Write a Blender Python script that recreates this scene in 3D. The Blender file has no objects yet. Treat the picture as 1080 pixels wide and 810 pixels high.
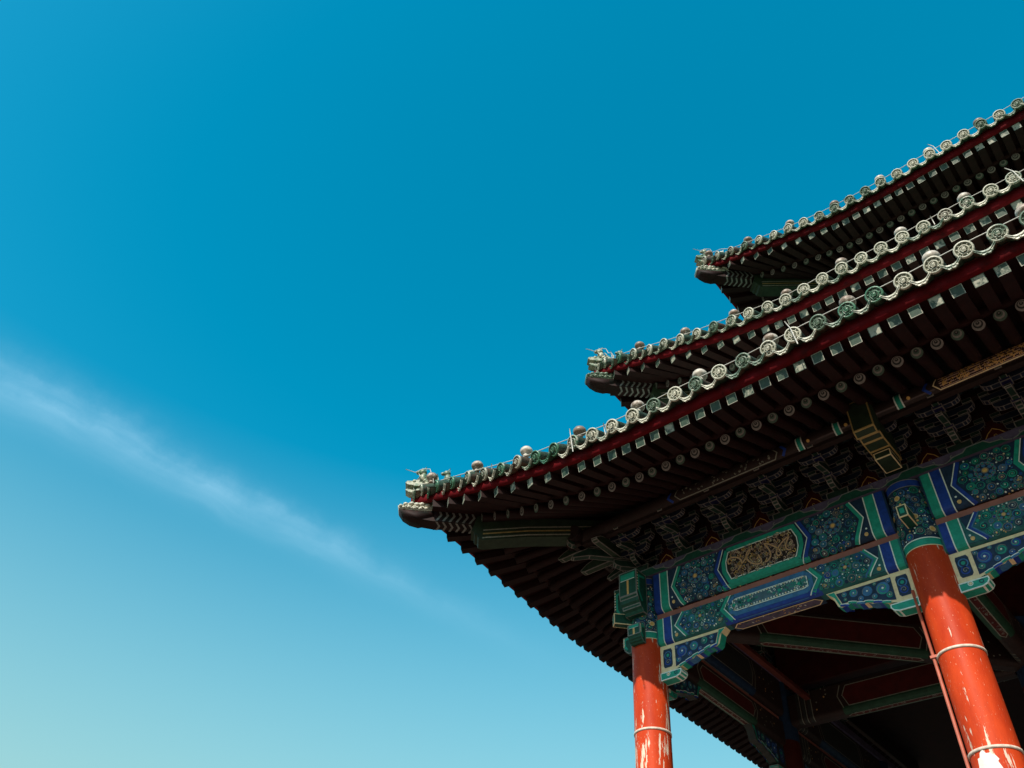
import bpy, bmesh, math, random
from mathutils import Vector, Matrix
R = math.radians
random.seed(11)
scene = bpy.context.scene
COL = scene.collection
Z0 = 6.6            # height of the painted column collars above the pavement
BAYS = [0.0, 3.4, 6.8, 10.88, 14.28, 17.68]
CEN = 8.84          # half width of the square pavilion between corner columns

# ------------------------------------------------------------------ materials
MATS = {}
def nt(name):
    m = bpy.data.materials.new(name); m.use_nodes = True
    n = m.node_tree; n.nodes.clear()
    o = n.nodes.new('ShaderNodeOutputMaterial'); b = n.nodes.new('ShaderNodeBsdfPrincipled')
    n.links.new(b.outputs[0], o.inputs[0])
    return m, n, b
def mat(name, col, rough=.6, var=.25, scale=14, spec=.3, bump=0., tint=None, tint_amt=.0, objvar=0.):
    """paint / wood / stone with uneven tone, blotches of another tint and a little relief"""
    m, n, b = nt(name)
    L = n.links.new
    tc = n.nodes.new('ShaderNodeTexCoord')
    ns = n.nodes.new('ShaderNodeTexNoise'); ns.inputs['Scale'].default_value = scale
    ns.inputs['Detail'].default_value = 6; ns.inputs['Roughness'].default_value = .65
    L(tc.outputs['Object'], ns.inputs['Vector'])
    mx = n.nodes.new('ShaderNodeMix'); mx.data_type = 'RGBA'
    mx.inputs[6].default_value = (*[c*(1-var) for c in col], 1)
    mx.inputs[7].default_value = (*[min(1, c*(1+var)) for c in col], 1)
    rp = n.nodes.new('ShaderNodeMapRange'); rp.inputs[1].default_value = .3; rp.inputs[2].default_value = .7
    L(ns.outputs[0], rp.inputs[0]); L(rp.outputs[0], mx.inputs[0])
    out = mx.outputs[2]
    if tint is not None:
        n2 = n.nodes.new('ShaderNodeTexNoise'); n2.inputs['Scale'].default_value = scale*.45
        n2.inputs['Detail'].default_value = 8; n2.inputs['Roughness'].default_value = .7
        if objvar:
            oi = n.nodes.new('ShaderNodeObjectInfo'); va = n.nodes.new('ShaderNodeVectorMath')
            sc = n.nodes.new('ShaderNodeMath'); sc.operation = 'MULTIPLY'; sc.inputs[1].default_value = 37.
            L(oi.outputs['Random'], sc.inputs[0]); L(tc.outputs['Object'], va.inputs[0]); L(sc.outputs[0], va.inputs[1])
            L(va.outputs[0], n2.inputs['Vector'])
        else:
            L(tc.outputs['Object'], n2.inputs['Vector'])
        r2 = n.nodes.new('ShaderNodeMapRange')
        r2.inputs[1].default_value = .62-tint_amt*.35; r2.inputs[2].default_value = .72-tint_amt*.3
        src = n2.outputs[0]
        if objvar:
            ad = n.nodes.new('ShaderNodeMath'); ad.operation = 'MULTIPLY_ADD'
            sb = n.nodes.new('ShaderNodeMath'); sb.operation = 'SUBTRACT'; sb.inputs[1].default_value = .5
            L(oi.outputs['Random'], sb.inputs[0]); L(sb.outputs[0], ad.inputs[0]); ad.inputs[1].default_value = objvar
            L(src, ad.inputs[2]); src = ad.outputs[0]
        L(src, r2.inputs[0])
        m2 = n.nodes.new('ShaderNodeMix'); m2.data_type = 'RGBA'
        L(r2.outputs[0], m2.inputs[0]); L(out, m2.inputs[6]); m2.inputs[7].default_value = (*tint, 1)
        out = m2.outputs[2]
    L(out, b.inputs['Base Color'])
    b.inputs['Roughness'].default_value = rough
    b.inputs['Specular IOR Level'].default_value = spec
    if bump:
        bp = n.nodes.new('ShaderNodeBump'); bp.inputs['Strength'].default_value = bump; bp.inputs['Distance'].default_value = .01
        L(ns.outputs[0], bp.inputs['Height']); L(bp.outputs[0], b.inputs['Normal'])
    MATS[name] = m
    return m
def column_mat(name, amount, headfade=0.):
    """vermilion lacquer, flaked to the pale ground coat in upright streaks"""
    m, n, b = nt(name); L = n.links.new
    tc = n.nodes.new('ShaderNodeTexCoord')
    def noise(sx, sz, det=8, rgh=.65):
        mp = n.nodes.new('ShaderNodeMapping'); mp.inputs['Scale'].default_value = (sx, sx, sz)
        t = n.nodes.new('ShaderNodeTexNoise'); t.inputs['Scale'].default_value = 1; t.inputs['Detail'].default_value = det
        t.inputs['Roughness'].default_value = rgh
        L(tc.outputs['Object'], mp.inputs[0]); L(mp.outputs[0], t.inputs['Vector']); return t
    a = noise(4, 1.2); mx = n.nodes.new('ShaderNodeMix'); mx.data_type = 'RGBA'
    mx.inputs[6].default_value = (.44, .036, .009, 1); mx.inputs[7].default_value = (.64, .066, .014, 1)
    r0 = n.nodes.new('ShaderNodeMapRange'); r0.inputs[1].default_value = .35; r0.inputs[2].default_value = .65
    L(a.outputs[0], r0.inputs[0]); L(r0.outputs[0], mx.inputs[0])
    c = noise(26, 3.6); d = noise(5, .8, 3, .5)
    su = n.nodes.new('ShaderNodeMath'); su.operation = 'MULTIPLY_ADD'; su.inputs[1].default_value = .9
    L(d.outputs[0], su.inputs[0]); L(c.outputs[0], su.inputs[2])
    sz = n.nodes.new('ShaderNodeSeparateXYZ'); L(tc.outputs['Object'], sz.inputs[0])
    hz_ = n.nodes.new('ShaderNodeMapRange'); L(sz.outputs[2], hz_.inputs[0]); hz_.inputs[1].default_value = -1.3; hz_.inputs[2].default_value = -.1
    hz_.inputs[3].default_value = 0; hz_.inputs[4].default_value = -headfade
    s2_ = n.nodes.new('ShaderNodeMath'); L(su.outputs[0], s2_.inputs[0]); L(hz_.outputs[0], s2_.inputs[1]); su = s2_
    r1 = n.nodes.new('ShaderNodeMapRange'); r1.inputs[1].default_value = 1.16-amount; r1.inputs[2].default_value = 1.19-amount
    L(su.outputs[0], r1.inputs[0])
    m2 = n.nodes.new('ShaderNodeMix'); m2.data_type = 'RGBA'; m2.inputs[7].default_value = (.72, .58, .46, 1)
    L(r1.outputs[0], m2.inputs[0]); L(mx.outputs[2], m2.inputs[6])
    e = noise(60, 30, 4); r3 = n.nodes.new('ShaderNodeMapRange'); r3.inputs[1].default_value = .655; r3.inputs[2].default_value = .70
    L(e.outputs[0], r3.inputs[0])
    m3 = n.nodes.new('ShaderNodeMix'); m3.data_type = 'RGBA'; m3.inputs[7].default_value = (.75, .35, .22, 1)
    L(r3.outputs[0], m3.inputs[0]); L(m2.outputs[2], m3.inputs[6])
    gr_ = noise(3.5, .9, 10, .75); r4 = n.nodes.new('ShaderNodeMapRange'); r4.inputs[1].default_value = .5; r4.inputs[2].default_value = .75; r4.inputs[4].default_value = .55
    L(gr_.outputs[0], r4.inputs[0])
    m4 = n.nodes.new('ShaderNodeMix'); m4.data_type = 'RGBA'; m4.inputs[7].default_value = (.22, .018, .010, 1); L(r4.outputs[0], m4.inputs[0]); L(m3.outputs[2], m4.inputs[6])
    L(m4.outputs[2], b.inputs['Base Color'])
    r5 = n.nodes.new('ShaderNodeMapRange'); r5.inputs[1].default_value = .3; r5.inputs[2].default_value = .7; r5.inputs[3].default_value = .34; r5.inputs[4].default_value = .62
    L(gr_.outputs[0], r5.inputs[0]); L(r5.outputs[0], b.inputs['Roughness'])
    b.inputs['Roughness'].default_value = .42; b.inputs['Specular IOR Level'].default_value = .13
    bp = n.nodes.new('ShaderNodeBump'); bp.inputs['Strength'].default_value = .35; bp.inputs['Distance'].default_value = .012; bp.invert = True
    L(r1.outputs[0], bp.inputs['Height']); L(bp.outputs[0], b.inputs['Normal'])
    MATS[name] = m
mat('glaze_green', (.055, .15, .085), .32, .45, 30, .5, .35, (.36, .34, .27), .42, .5)
mat('glaze_pale', (.50, .475, .38), .42, .35, 34, .5, .35, (.10, .15, .10), .30, .6)
mat('glaze_recess', (.17, .18, .125), .55, .5, 30, .3, .3, (.05, .08, .05), .35, .5)
mat('glaze_body', (.045, .075, .05), .5, .5, 24, .4, .3, (.10, .06, .04), .25, .4)
mat('glaze_mix', (.36, .36, .27), .42, .4, 26, .45, .35, (.07, .15, .085), .42, .2)
mat('glaze_dark', (.10, .20, .13), .45, .4, 20, .4, .3, (.40, .38, .32), .3, .2)
mat('mortar_red', (.22, .05, .035), .9, .4, 30)
mat('cap_glaze', (.55, .48, .41), .45, .3, 25, .4, .3, (.22, .15, .11), .4, .4)
mat('fascia_red', (.115, .002, .005), .7, .35, 9, .12, .15, (.05, .002, .003), .25)
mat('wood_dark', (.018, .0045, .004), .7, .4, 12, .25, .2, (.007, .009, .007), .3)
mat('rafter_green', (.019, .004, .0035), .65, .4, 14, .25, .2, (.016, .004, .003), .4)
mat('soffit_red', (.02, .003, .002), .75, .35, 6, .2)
mat('cream_line', (.33, .31, .25), .5, .4, 30, .3, .1, (.08, .11, .08), .35, .6)
mat('end_green', (.035, .062, .042), .5, .4, 30, .3, .1, (.34, .33, .26), .2, .5)
mat('end_white', (.30, .25, .235), .6, .3, 30, .3)
mat('end_dark', (.03, .03, .03), .6, .3, 30)
mat('end_jade', (.09, .13, .10), .6, .3, 30)
mat('p_green', (.015, .32, .225), .5, .22, 18, .3)
mat('p_green_dark', (.010, .07, .045), .5, .3, 18, .3)
mat('p_blue', (.012, .048, .30), .5, .3, 18, .3)
mat('p_steel', (.045, .16, .34), .5, .3, 14, .3)
mat('p_navy', (.012, .032, .075), .55, .4, 14, .3)
mat('p_grey', (.08, .15, .20), .5, .3, 10, .3)
mat('p_tan', (.52, .32, .24), .5, .35, 40, .4)
mat('p_teal', (.02, .13, .135), .55, .35, 14, .3)
mat('p_white', (.80, .86, .80), .5, .15, 30, .3)
mat('p_cream', (.92, .68, .40), .5, .18, 20, .3)
mat('p_gold', (.75, .42, .12), .38, .35, 40, .6)
mat('p_brown', (.028, .014, .012), .6, .35, 18)
mat('p_lavender', (.10, .075, .13), .6, .3, 14)
mat('p_dull', (.20, .20, .19), .6, .3, 20)
mat('plank_red', (.38, .14, .11), .6, .18, 5, .3, .1)
mat('deep_red', (.045, .005, .004), .6, .35, 7, .3)
mat('panel_red', (.08, .008, .007), .6, .3, 8, .3)
mat('olive', (.022, .038, .02), .6, .35, 10, .3)
mat('ochre', (.40, .27, .10), .55, .25, 20)
mat('b_shade_navy', (.010, .016, .036), .6, .3, 14)  # bracket paints: darker copies of the beam colours, deep eave shade mixed in
mat('b_shade_line', (.21, .18, .165), .6, .35, 20)
mat('b_shade_green', (.013, .036, .024), .6, .3, 14)
mat('b_shade_blue', (.014, .014, .075), .6, .3, 14)
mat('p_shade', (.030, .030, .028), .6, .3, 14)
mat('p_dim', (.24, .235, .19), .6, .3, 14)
mat('wire_metal', (.50, .47, .42), .45, .2, 20, .5)
mat('pipe_paint', (.46, .12, .075), .45, .2, 10, .4)
mat('stone', (.24, .20, .165), .8, .25, 3, .3, .3)
mat('pavement', (.12, .075, .052), .85, .25, 1.5, .3, .3)
mat('soil', (.075, .06, .035), .95, .4, .4, .2, .3)
mat('hoop', (.62, .50, .42), .5, .3, 30, .4)
mat('plaster', (.80, .76, .70), .7, .08, 20)
column_mat('lacquer_flaked', .19, .11)
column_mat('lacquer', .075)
mat('lacquer_shaded', (.06, .006, .004), .5, .35, 5, .25)  # column red darkened so side and inner columns carry their shade in the colour
mat('batten_red', (.10, .022, .016), .6, .3, 5, .2)
mat('p_moss', (.016, .058, .032), .6, .3, 12)

# ------------------------------------------------------------------ helpers
def link(name, bm, mats, parent=None, smooth=False, loc=None):
    me = bpy.data.meshes.new(name)
    bmesh.ops.recalc_face_normals(bm, faces=bm.faces[:]) if smooth == 'fix' else None
    bm.to_mesh(me); bm.free()
    for k in ([mats] if isinstance(mats, str) else mats): me.materials.append(MATS[k])
    if smooth:
        for p in me.polygons: p.use_smooth = True
    o = bpy.data.objects.new(name, me); COL.objects.link(o)
    if parent is not None: o.parent = parent
    if loc is not None: o.location = loc
    return o
def dup(o, parent, mtx=None, kids=True):
    c = o.copy(); COL.objects.link(c); c.parent = parent
    if mtx is not None: c.matrix_local = mtx
    if kids:
        for ch in KIDS.get(o.name, []):
            d = ch.copy(); COL.objects.link(d); d.parent = c
    return c
KIDS = {}
def box(bm, x0, x1, y0, y1, z0, z1, mi=0, M=None):
    v = [bm.verts.new(p) for p in ((x0,y0,z0),(x1,y0,z0),(x1,y1,z0),(x0,y1,z0),(x0,y0,z1),(x1,y0,z1),(x1,y1,z1),(x0,y1,z1))]
    if M is not None:
        for q in v: q.co = M @ q.co
    fs = []
    for f in ((3,2,1,0),(4,5,6,7),(0,1,5,4),(1,2,6,5),(2,3,7,6),(3,0,4,7)):
        g = bm.faces.new([v[i] for i in f]); g.material_index = mi; fs.append(g)
    return fs
def prism(bm, pts, a0, a1, put, mi=0):
    """outline pts (p,q) swept from a0 to a1; put(p,q,a) gives the point"""
    A = [bm.verts.new(put(p, q, a0)) for p, q in pts]; B = [bm.verts.new(put(p, q, a1)) for p, q in pts]
    n = len(pts); fs = [bm.faces.new(A), bm.faces.new(B[::-1])]
    for i in range(n): fs.append(bm.faces.new((A[i], B[i], B[(i+1) % n], A[(i+1) % n])))
    for f in fs: f.material_index = mi
    bmesh.ops.recalc_face_normals(bm, faces=fs)
    return fs
def edge_lines(bm, faces, t, mi_line, mi_in=None, minarea=.0006):
    """painted border: inset each face, the rim takes the line colour"""
    fs = [f for f in faces if f.is_valid and f.calc_area() > minarea]
    if not fs: return
    for f in fs: f.normal_update()
    r = bmesh.ops.inset_individual(bm, faces=fs, thickness=t, use_even_offset=True)
    for f in r['faces']: f.material_index = mi_line
    if mi_in is not None:
        for f in fs: f.material_index = mi_in
def tube(bm, pts, r, seg=8, mi=0, cap=True):
    pts = [Vector(p) for p in pts]; rings = []
    for i, p in enumerate(pts):
        d = (pts[min(i+1, len(pts)-1)] - pts[max(i-1, 0)]).normalized()
        up = Vector((0,0,1)) if abs(d.z) < .9 else Vector((1,0,0))
        a = d.cross(up).normalized(); b = a.cross(d)
        rr = r[i] if isinstance(r, (list, tuple)) else r
        rings.append([bm.verts.new(p + rr*(math.cos(2*math.pi*k/seg)*a + math.sin(2*math.pi*k/seg)*b)) for k in range(seg)])
    for i in range(len(rings)-1):
        for k in range(seg):
            f = bm.faces.new((rings[i][k], rings[i+1][k], rings[i+1][(k+1) % seg], rings[i][(k+1) % seg])); f.material_index = mi; f.smooth = True
    if cap:
        for rg in (rings[0][::-1], rings[-1]):
            f = bm.faces.new(rg); f.material_index = mi
def lathe(bm, prof, put, seg=20, mi=0, mis=None):
    """profile of (radius, height) turned about an axis; put(x,y,h)"""
    rings = []
    for r, h in prof:
        rings.append([bm.verts.new(put(r*math.cos(2*math.pi*k/seg), r*math.sin(2*math.pi*k/seg), h)) for k in range(seg)] if r > 1e-5 else [bm.verts.new(put(0, 0, h))])
    for i in range(len(rings)-1):
        A, B = rings[i], rings[i+1]; m_ = mis[i] if mis else mi
        for k in range(seg):
            k2 = (k+1) % seg
            if len(A) == 1 and len(B) == 1: continue
            if len(A) == 1: f = bm.faces.new((A[0], B[k2], B[k]))
            elif len(B) == 1: f = bm.faces.new((A[k], A[k2], B[0]))
            else: f = bm.faces.new((A[k], A[k2], B[k2], B[k]))
            f.material_index = m_; f.smooth = True
def blob(bm, c, r, mi=0, seg=10, rings=6, M=None):
    r = (r, r, r) if not isinstance(r, (tuple, list)) else r
    prof = [(math.sin(math.pi*i/rings), -math.cos(math.pi*i/rings)) for i in range(rings+1)]
    prof[0] = (0, -1); prof[-1] = (0, 1)
    def put(x, y, h):
        v = Vector((x*r[0], y*r[1], h*r[2]))
        if M is not None: v = M @ v
        return v + Vector(c)
    lathe(bm, prof, put, seg, mi)

# ------------------------------------------------------------------ the pavilion
pav = bpy.data.objects.new('pavilion', None); COL.objects.link(pav)
pav['label'] = 'red columned pavilion with three stacked green tiled eaves and painted blue and green beams'
pav['category'] = 'pavilion'
def part(name, bm, mats, smooth=False, label=None):
    o = link(name, bm, mats, pav, smooth, (0, 0, Z0))
    if label: o['label'] = label
    return o

# ---- painted work: flat shapes laid in thin coats over a mapped surface
PM = ['p_navy','p_green','p_blue','p_white','p_gold','p_teal','p_brown','p_lavender','p_steel','p_green_dark','p_cream','p_dull','deep_red','panel_red','p_shade','p_dim','p_moss','p_tan','p_grey']
PI = {k: i for i, k in enumerate(PM)}
class Coat:
    def __init__(s, bm, put): s.bm = bm; s.put = put
    def face(s, pts, m, lay):
        if len(pts) < 3: return
        try: f = s.bm.faces.new([s.bm.verts.new(s.put(u, v, lay)) for u, v in pts])
        except ValueError: return
        f.material_index = PI[m]
    def rect(s, u0, u1, v0, v1, m, lay, nv=None, nu=1):
        nv = nv or max(1, int(abs(v1-v0)/.03))
        for j in range(nu):
            a, b = u0+(u1-u0)*j/nu, u0+(u1-u0)*(j+1)/nu
            for i in range(nv):
                c, d = v0+(v1-v0)*i/nv, v0+(v1-v0)*(i+1)/nv
                s.face([(a,c),(b,c),(b,d),(a,d)], m, lay)
    def band(s, pts, w, m, lay, step=.03):
        """a polyline stroke of width w"""
        P = [Vector((*pts[0], 0))]
        for a, b in zip(pts, pts[1:]):
            a = Vector((*a, 0)); b = Vector((*b, 0)); k = max(1, int((b-a).length/step))
            for i in range(1, k+1): P.append(a.lerp(b, i/k))
        off = []
        for i, p in enumerate(P):
            d1 = (p-P[i-1]).normalized() if i else None
            d2 = (P[i+1]-p).normalized() if i < len(P)-1 else None
            d = ((d1 or d2)+(d2 or d1)); d = d.normalized() if d.length > 1e-6 else (d1 or d2)
            n = Vector((-d.y, d.x, 0)); c = max(.45, n.dot(Vector((-(d1 or d2).y, (d1 or d2).x, 0))))
            off.append(n*(w/2/c))
        for i in range(len(P)-1):
            q = [P[i]+off[i], P[i+1]+off[i+1], P[i+1]-off[i+1], P[i]-off[i]]
            s.face([(x.x, x.y) for x in q], m, lay)
    def disc(s, u, v, r, m, lay, n=10): s.face([(u+r*math.cos(2*math.pi*k/n), v+r*math.sin(2*math.pi*k/n)) for k in range(n)], m, lay)
    def ring(s, u, v, r, w, m, lay, n=12, a0=0, a1=2*math.pi):
        for k in range(n):
            a, b = a0+(a1-a0)*k/n, a0+(a1-a0)*(k+1)/n
            s.face([(u+q*math.cos(t), v+q*math.sin(t)) for q, t in ((r,a),(r,b),(r-w,b),(r-w,a))], m, lay)
    def curl(s, u, v, r, m, lay, turn=1.4, w=.008, a0=0., sgn=1):
        pts = []
        for k in range(13):
            t = k/12; rr = r*(1-.8*t); an = a0+sgn*turn*2*math.pi*t
            pts.append((u+rr*math.cos(an), v+rr*math.sin(an)))
        s.band(pts, w, m, lay, step=9)
    def rosette(s, u, v, r, cols, lay, rng):
        a, b, c = cols
        s.disc(u, v, r, a, lay, 12); s.ring(u, v, r, r*.16, b, lay+1)
        n = 6; ph = rng.random()*6
        for k in range(11):
            t = ph+2*math.pi*k/11; q = .84*r
            s.ring(u+q*math.cos(t), v+q*math.sin(t), r*.2, r*.06, 'p_dull', lay+2, 8); s.disc(u+q*math.cos(t), v+q*math.sin(t), r*.09, 'p_green', lay+2, 6)
        for k in range(n):
            t = ph+2*math.pi*k/n
            s.disc(u+.58*r*math.cos(t), v+.58*r*math.sin(t), r*.2, b if k % 2 else 'p_steel', lay+1, 7)
        s.ring(u, v, r*.36, r*.1, 'p_dull', lay+2, 9)
        s.disc(u, v, r*.25, c, lay+2, 8)
    def flowers(s, inside, u0, u1, v0, v1, rng, green, big=()):
        """rosettes, spirals and petal dots packed between the chevrons"""
        done = [(u, v, r) for u, v, r in big]
        for u, v, r in big: s.rosette(u, v, r, ('p_navy' if not green else 'p_green_dark', 'p_steel' if not green else 'p_green', 'p_gold'), 2, rng)
        for r in (.045, .034, .026, .019, .013, .008):
            for _ in range(int(700*(u1-u0))):
                u, v = u0+rng.random()*(u1-u0), v0+rng.random()*(v1-v0)
                if not (inside(u-r, v) and inside(u+r, v) and v0 < v-r*.6 and v+r*.6 < v1): continue
                if any((u-a)**2+(v-b)**2 < (r+c)**2*.92 for a, b, c in done): continue
                done.append((u, v, r))
                pal = rng.choice(('p_teal','p_green_dark','p_green','p_steel','p_blue','p_navy') if green else ('p_navy','p_steel','p_teal','p_navy','p_green_dark','p_blue','p_steel'))
                if r > .025:
                    s.disc(u, v, r, 'p_navy' if rng.random() < .6 else pal, 2, 10)
                    s.ring(u, v, r, r*.14, rng.choice(('p_dull','p_teal','p_steel','p_green')), 3, 10); s.disc(u, v, r*.16, rng.choice(('p_white','p_gold','p_dull')), 4, 6)
                    s.curl(u, v, r*.78, rng.choice(('p_green','p_steel','p_dull','p_teal','p_green')), 3, rng.choice((1.2, 1.5)), r*.2, rng.random()*6, rng.choice((1, -1)))
                elif r > .015:
                    s.disc(u, v, r, pal, 2, 8); s.ring(u, v, r, r*.25, rng.choice(('p_dull','p_green','p_teal','p_white')) if rng.random() < .55 else 'p_navy', 3, 8)
                else:
                    q = rng.random()
                    s.disc(u, v, r*.8, 'p_white' if q < .42 else ('p_cream' if q < .48 else ('p_gold' if q < .54 else pal)), 3, 5)

def beam_map(x0, ztop, zlo, t, flip=1):
    """surface of a beam: v=0 top of the front, down, round the lower arris, along the underside"""
    H = ztop-zlo; r = min(.07, t*.6); f = H-r; arc = r*math.pi/2
    def put(u, v, lay):
        d = .0022*lay
        if v <= f: return (x0+u, -t-d, ztop-v)
        if v <= f+arc:
            a = (v-f)/r; return (x0+u, -t+r-(r+d)*math.cos(a), zlo+r-(r+d)*math.sin(a))
        return (x0+u, -t+r+(v-f-arc), zlo-d)
    return put, f, arc
def beam_body(bm, x0, x1, ztop, zlo, t, mi=0):
    r = min(.07, t*.6)
    prof = [(t, ztop), (-t, ztop)]
    for k in range(7):
        a = k/6*math.pi/2; prof.append((-t+r-r*math.cos(a), zlo+r-r*math.sin(a)))
    for k in range(7):
        a = math.pi/2*(1-k/6); prof.append((t-r+r*math.cos(a), zlo+r-r*math.sin(a)))
    prism(bm, prof, x0, x1, lambda p, q, a: (a, p, q), mi)

def paint_beam(name, x0, x1, ztop, zlo, t, upper, swap, seed):
    rng = random.Random(seed); bm = bmesh.new()
    base = 'p_teal' if not upper else 'p_navy'
    beam_body(bm, x0, x1, ztop, zlo, t, PI[base])
    put, f, arc = beam_map(x0, ztop, zlo, t); L = x1-x0; C = Coat(bm, put)
    V = f+arc*.75 if upper else f+arc*.45            # lower limit of the front picture
    vm = V*.47
    B1, B2 = ('p_blue','p_green') if (upper != swap) else ('p_green','p_blue')
    sx = lambda u, s: u if s > 0 else L-u
    for s in (1, -1):
        def rc(a, b, m, lay, vv=f+arc+.05):
            a, b = sorted((sx(a, s), sx(b, s))); C.rect(a, b, 0, vv, m, lay)
        w1 = .09 if upper else .075
        rc(.02, .02+w1, B1, 1); rc(.02+w1, .032+w1, 'p_white', 2); rc(.032+w1, .135+w1, B2, 1); rc(.135+w1, .147+w1, 'p_white', 2)
        u1 = .16+w1
        # outer chevron, point toward the column
        def chev(u, dep, w, m, lay, lo=0., hi=V):
            C.band([(sx(u+dep, s), lo), (sx(u, s), vm), (sx(u+dep*1.15, s), hi)], w, m, lay)
        C.face([(sx(u1, s), 0), (sx(u1+.13, s), 0), (sx(u1+.035, s), vm), (sx(u1+.15, s), V), (sx(u1, s), V)], 'p_navy', 1)
        chev(u1+.05, .11, .05, 'p_green' if not swap else 'p_blue', 2); chev(u1+.028, .11, .011, 'p_white', 3)
        if not upper: chev(u1+.075, .11, .014, 'p_steel', 3)
        C.disc(sx(u1+.045, s), V*.86, .022, 'p_gold', 3, 9); C.disc(sx(u1+.03, s), V*.74, .012, 'p_white', 3, 7)
        ua = u1+.09; ub = L*.30
        # flower ground
        ins = lambda u, v, s=s: (lambda q: ua+.12*abs(v-vm)/vm*.9 < q < ub-.03+.085*abs(v-vm)/vm)(sx(u, s))
        a, b = sorted((sx(ua, s), sx(ub+.1, s)))
        C.flowers(ins, a, b, .008, V, rng, not upper, [(sx((ua+ub)/2+.0, s), vm*.86, .105 if upper else .07), (sx(ub-.05, s), V*.84, .038), (sx(ua+.17, s), V*.92, .03)])
        # inner chevrons framing the middle picture
        chev(ub+.0, .10, .045, 'p_blue' if upper != swap else 'p_green', 2); chev(ub+.03, .10, .010, 'p_white', 4)
        C.disc(sx(ub-.03, s), V*.82, .03, 'p_gold', 3, 10); C.ring(sx(ub-.03, s), V*.82, .03, .007, 'p_brown', 4)
    # cartouche
    uc0, uc1 = ub+.075, L-ub-.075
    gr = 'p_green' if upper != swap else ('p_blue' if upper else 'p_steel')
    def hexa(i, dep=.085):
        top, bot = (.012+i, (f+arc*.3 if upper else f)-i)
        m = (top+bot)/2
        return [(uc0+dep+i*.6, top), (uc0+i*1.1+.012, m-.06), (uc0+i*1.1+.012, m+.06), (uc0+dep+i*.6, bot), (uc1-dep-i*.6, bot), (uc1-i*1.1-.012, m+.06), (uc1-i*1.1-.012, m-.06), (uc1-dep-i*.6, top)]
    h0 = hexa(.02); hi = hexa(.055)
    C.rect(uc0+.1, uc1-.1, .0, V+.02, gr, 1)
    C.band(h0+[h0[0]], .05, gr, 2); C.band(hi+[hi[0]], .012, 'p_white', 4)
    if upper: C.rect(uc0-.02, uc1+.02, f+arc*.25, f+arc*.8, gr, 2)
    inner = hexa(.06)
    C.face(inner, ('p_brown' if not swap else 'p_steel') if upper else ('p_grey' if not swap else 'p_green'), 3)
    v0, v1 = .085, (f+arc*.3 if upper else f)-.075; um = (uc0+uc1)/2
    if upper and not swap:
        W = uc1-uc0
        for _ in range(330):      # dense gilded scroll relief on the dark middle
            u = uc0+.13+rng.random()*(W-.26); v = v0-.02+rng.random()*(v1-v0+.04)
            C.curl(u, v, .012+rng.random()*.020, rng.choice(('p_gold','p_tan','p_tan','p_cream','p_tan','p_dull')), 4, .5+rng.random()*.7, .005+rng.random()*.005, rng.random()*6, rng.choice((1,-1)))
        for part_ in (0, 1):      # two coiling bodies
            c0 = uc0+W*(.30+.40*part_)
            pts = [(c0+(k/40-.5)*W*.34*(1 if part_ else -1)+.055*math.sin(k*.46), (v0+v1)/2+(v1-v0)*(.38-.12*k/40)*math.sin(k*.31+part_*1.5)) for k in range(41)]
            C.band(pts, .030, 'p_brown', 5, 9); C.band(pts, .021, 'p_tan', 6, 9); C.band(pts, .006, 'p_gold', 7, 9)
            for k in range(0, 41, 4): C.band([pts[k], (pts[k][0]+rng.uniform(-.04, .04), pts[k][1]+rng.uniform(-.06, .06))], .010, 'p_gold', 5, 9)
    elif not swap:
        for u in (um-(uc1-uc0)*.24, um+(uc1-uc0)*.12, um+(uc1-uc0)*.34, um-(uc1-uc0)*.42):
            for k in range(26):
                ph = rng.random()*6.3; q = .01+rng.random()*.075
                C.curl(u+q*1.5*math.cos(ph), (v0+v1)/2+q*math.sin(ph)*.7, .012+rng.random()*.014, rng.choice(('p_green','p_green','p_white','p_teal')), 4, .7, .008, ph)
            C.disc(u, (v0+v1)/2, .022, 'p_green', 5, 8)
        for k in range(26):
            u = uc0+.09+(uc1-uc0-.18)*k/25
            for vv in (.078, v1+.0): C.disc(u, vv, .011, 'p_white' if k % 3 else 'p_cream', 4, 6)
    else:
        for k in range(9):
            u = uc0+.16+(uc1-uc0-.32)*k/8
            C.ring(u, (v0+v1)/2, .026, .008, 'p_white', 4, 9); C.disc(u, (v0+v1)/2, .01, 'p_cream', 4, 6)
            for q in range(5): C.disc(u+.05*math.cos(q*1.26+.3), (v0+v1)/2+.05*math.sin(q*1.26+.3), .011, 'p_white' if q % 2 else 'p_green', 4, 5)
    # lower edge: dark floral row (upper beam) or blue lip and framed panel underneath (lower beam)
    if upper:
        C.rect(.25, L-.25, f+arc*.8, f+arc+.12, 'p_brown', 2)
        for k in range(int(L*42)):
            u = .26+rng.random()*(L-.52); v = f+arc*(.8+rng.random()*.5)
            C.disc(u, v, .007+rng.random()*.008, rng.choice(('p_brown','p_gold','deep_red','p_dull','p_brown')), 3, 6)
    else:
        C.rect(uc0-.06, uc1+.06, f-.004, f+arc*.85, 'p_blue', 2)
        e0, e1 = f+arc*1.02, f+arc+2*t-.14+.07
        C.rect(uc0-.02, uc1+.02, f+arc*.85, e1+.02, 'p_navy', 2)
        P = [(uc0+.06, e0), (uc0+.0, (e0+e1)/2), (uc0+.06, e1), (uc1-.06, e1), (uc1, (e0+e1)/2), (uc1-.06, e0)]
        C.face(P, 'p_lavender', 3); C.band(P+[P[0]], .012, 'p_cream', 4)
        for k in range(40):
            u = uc0+.08+rng.random()*(uc1-uc0-.16); v = e0+.012+rng.random()*(e1-e0-.024)
            C.curl(u, v, .014, rng.choice(('p_green_dark','p_white','p_gold','p_dull','p_green_dark')), 4, .6, .007, rng.random()*6)
    return part(name, bm, PM)

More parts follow.
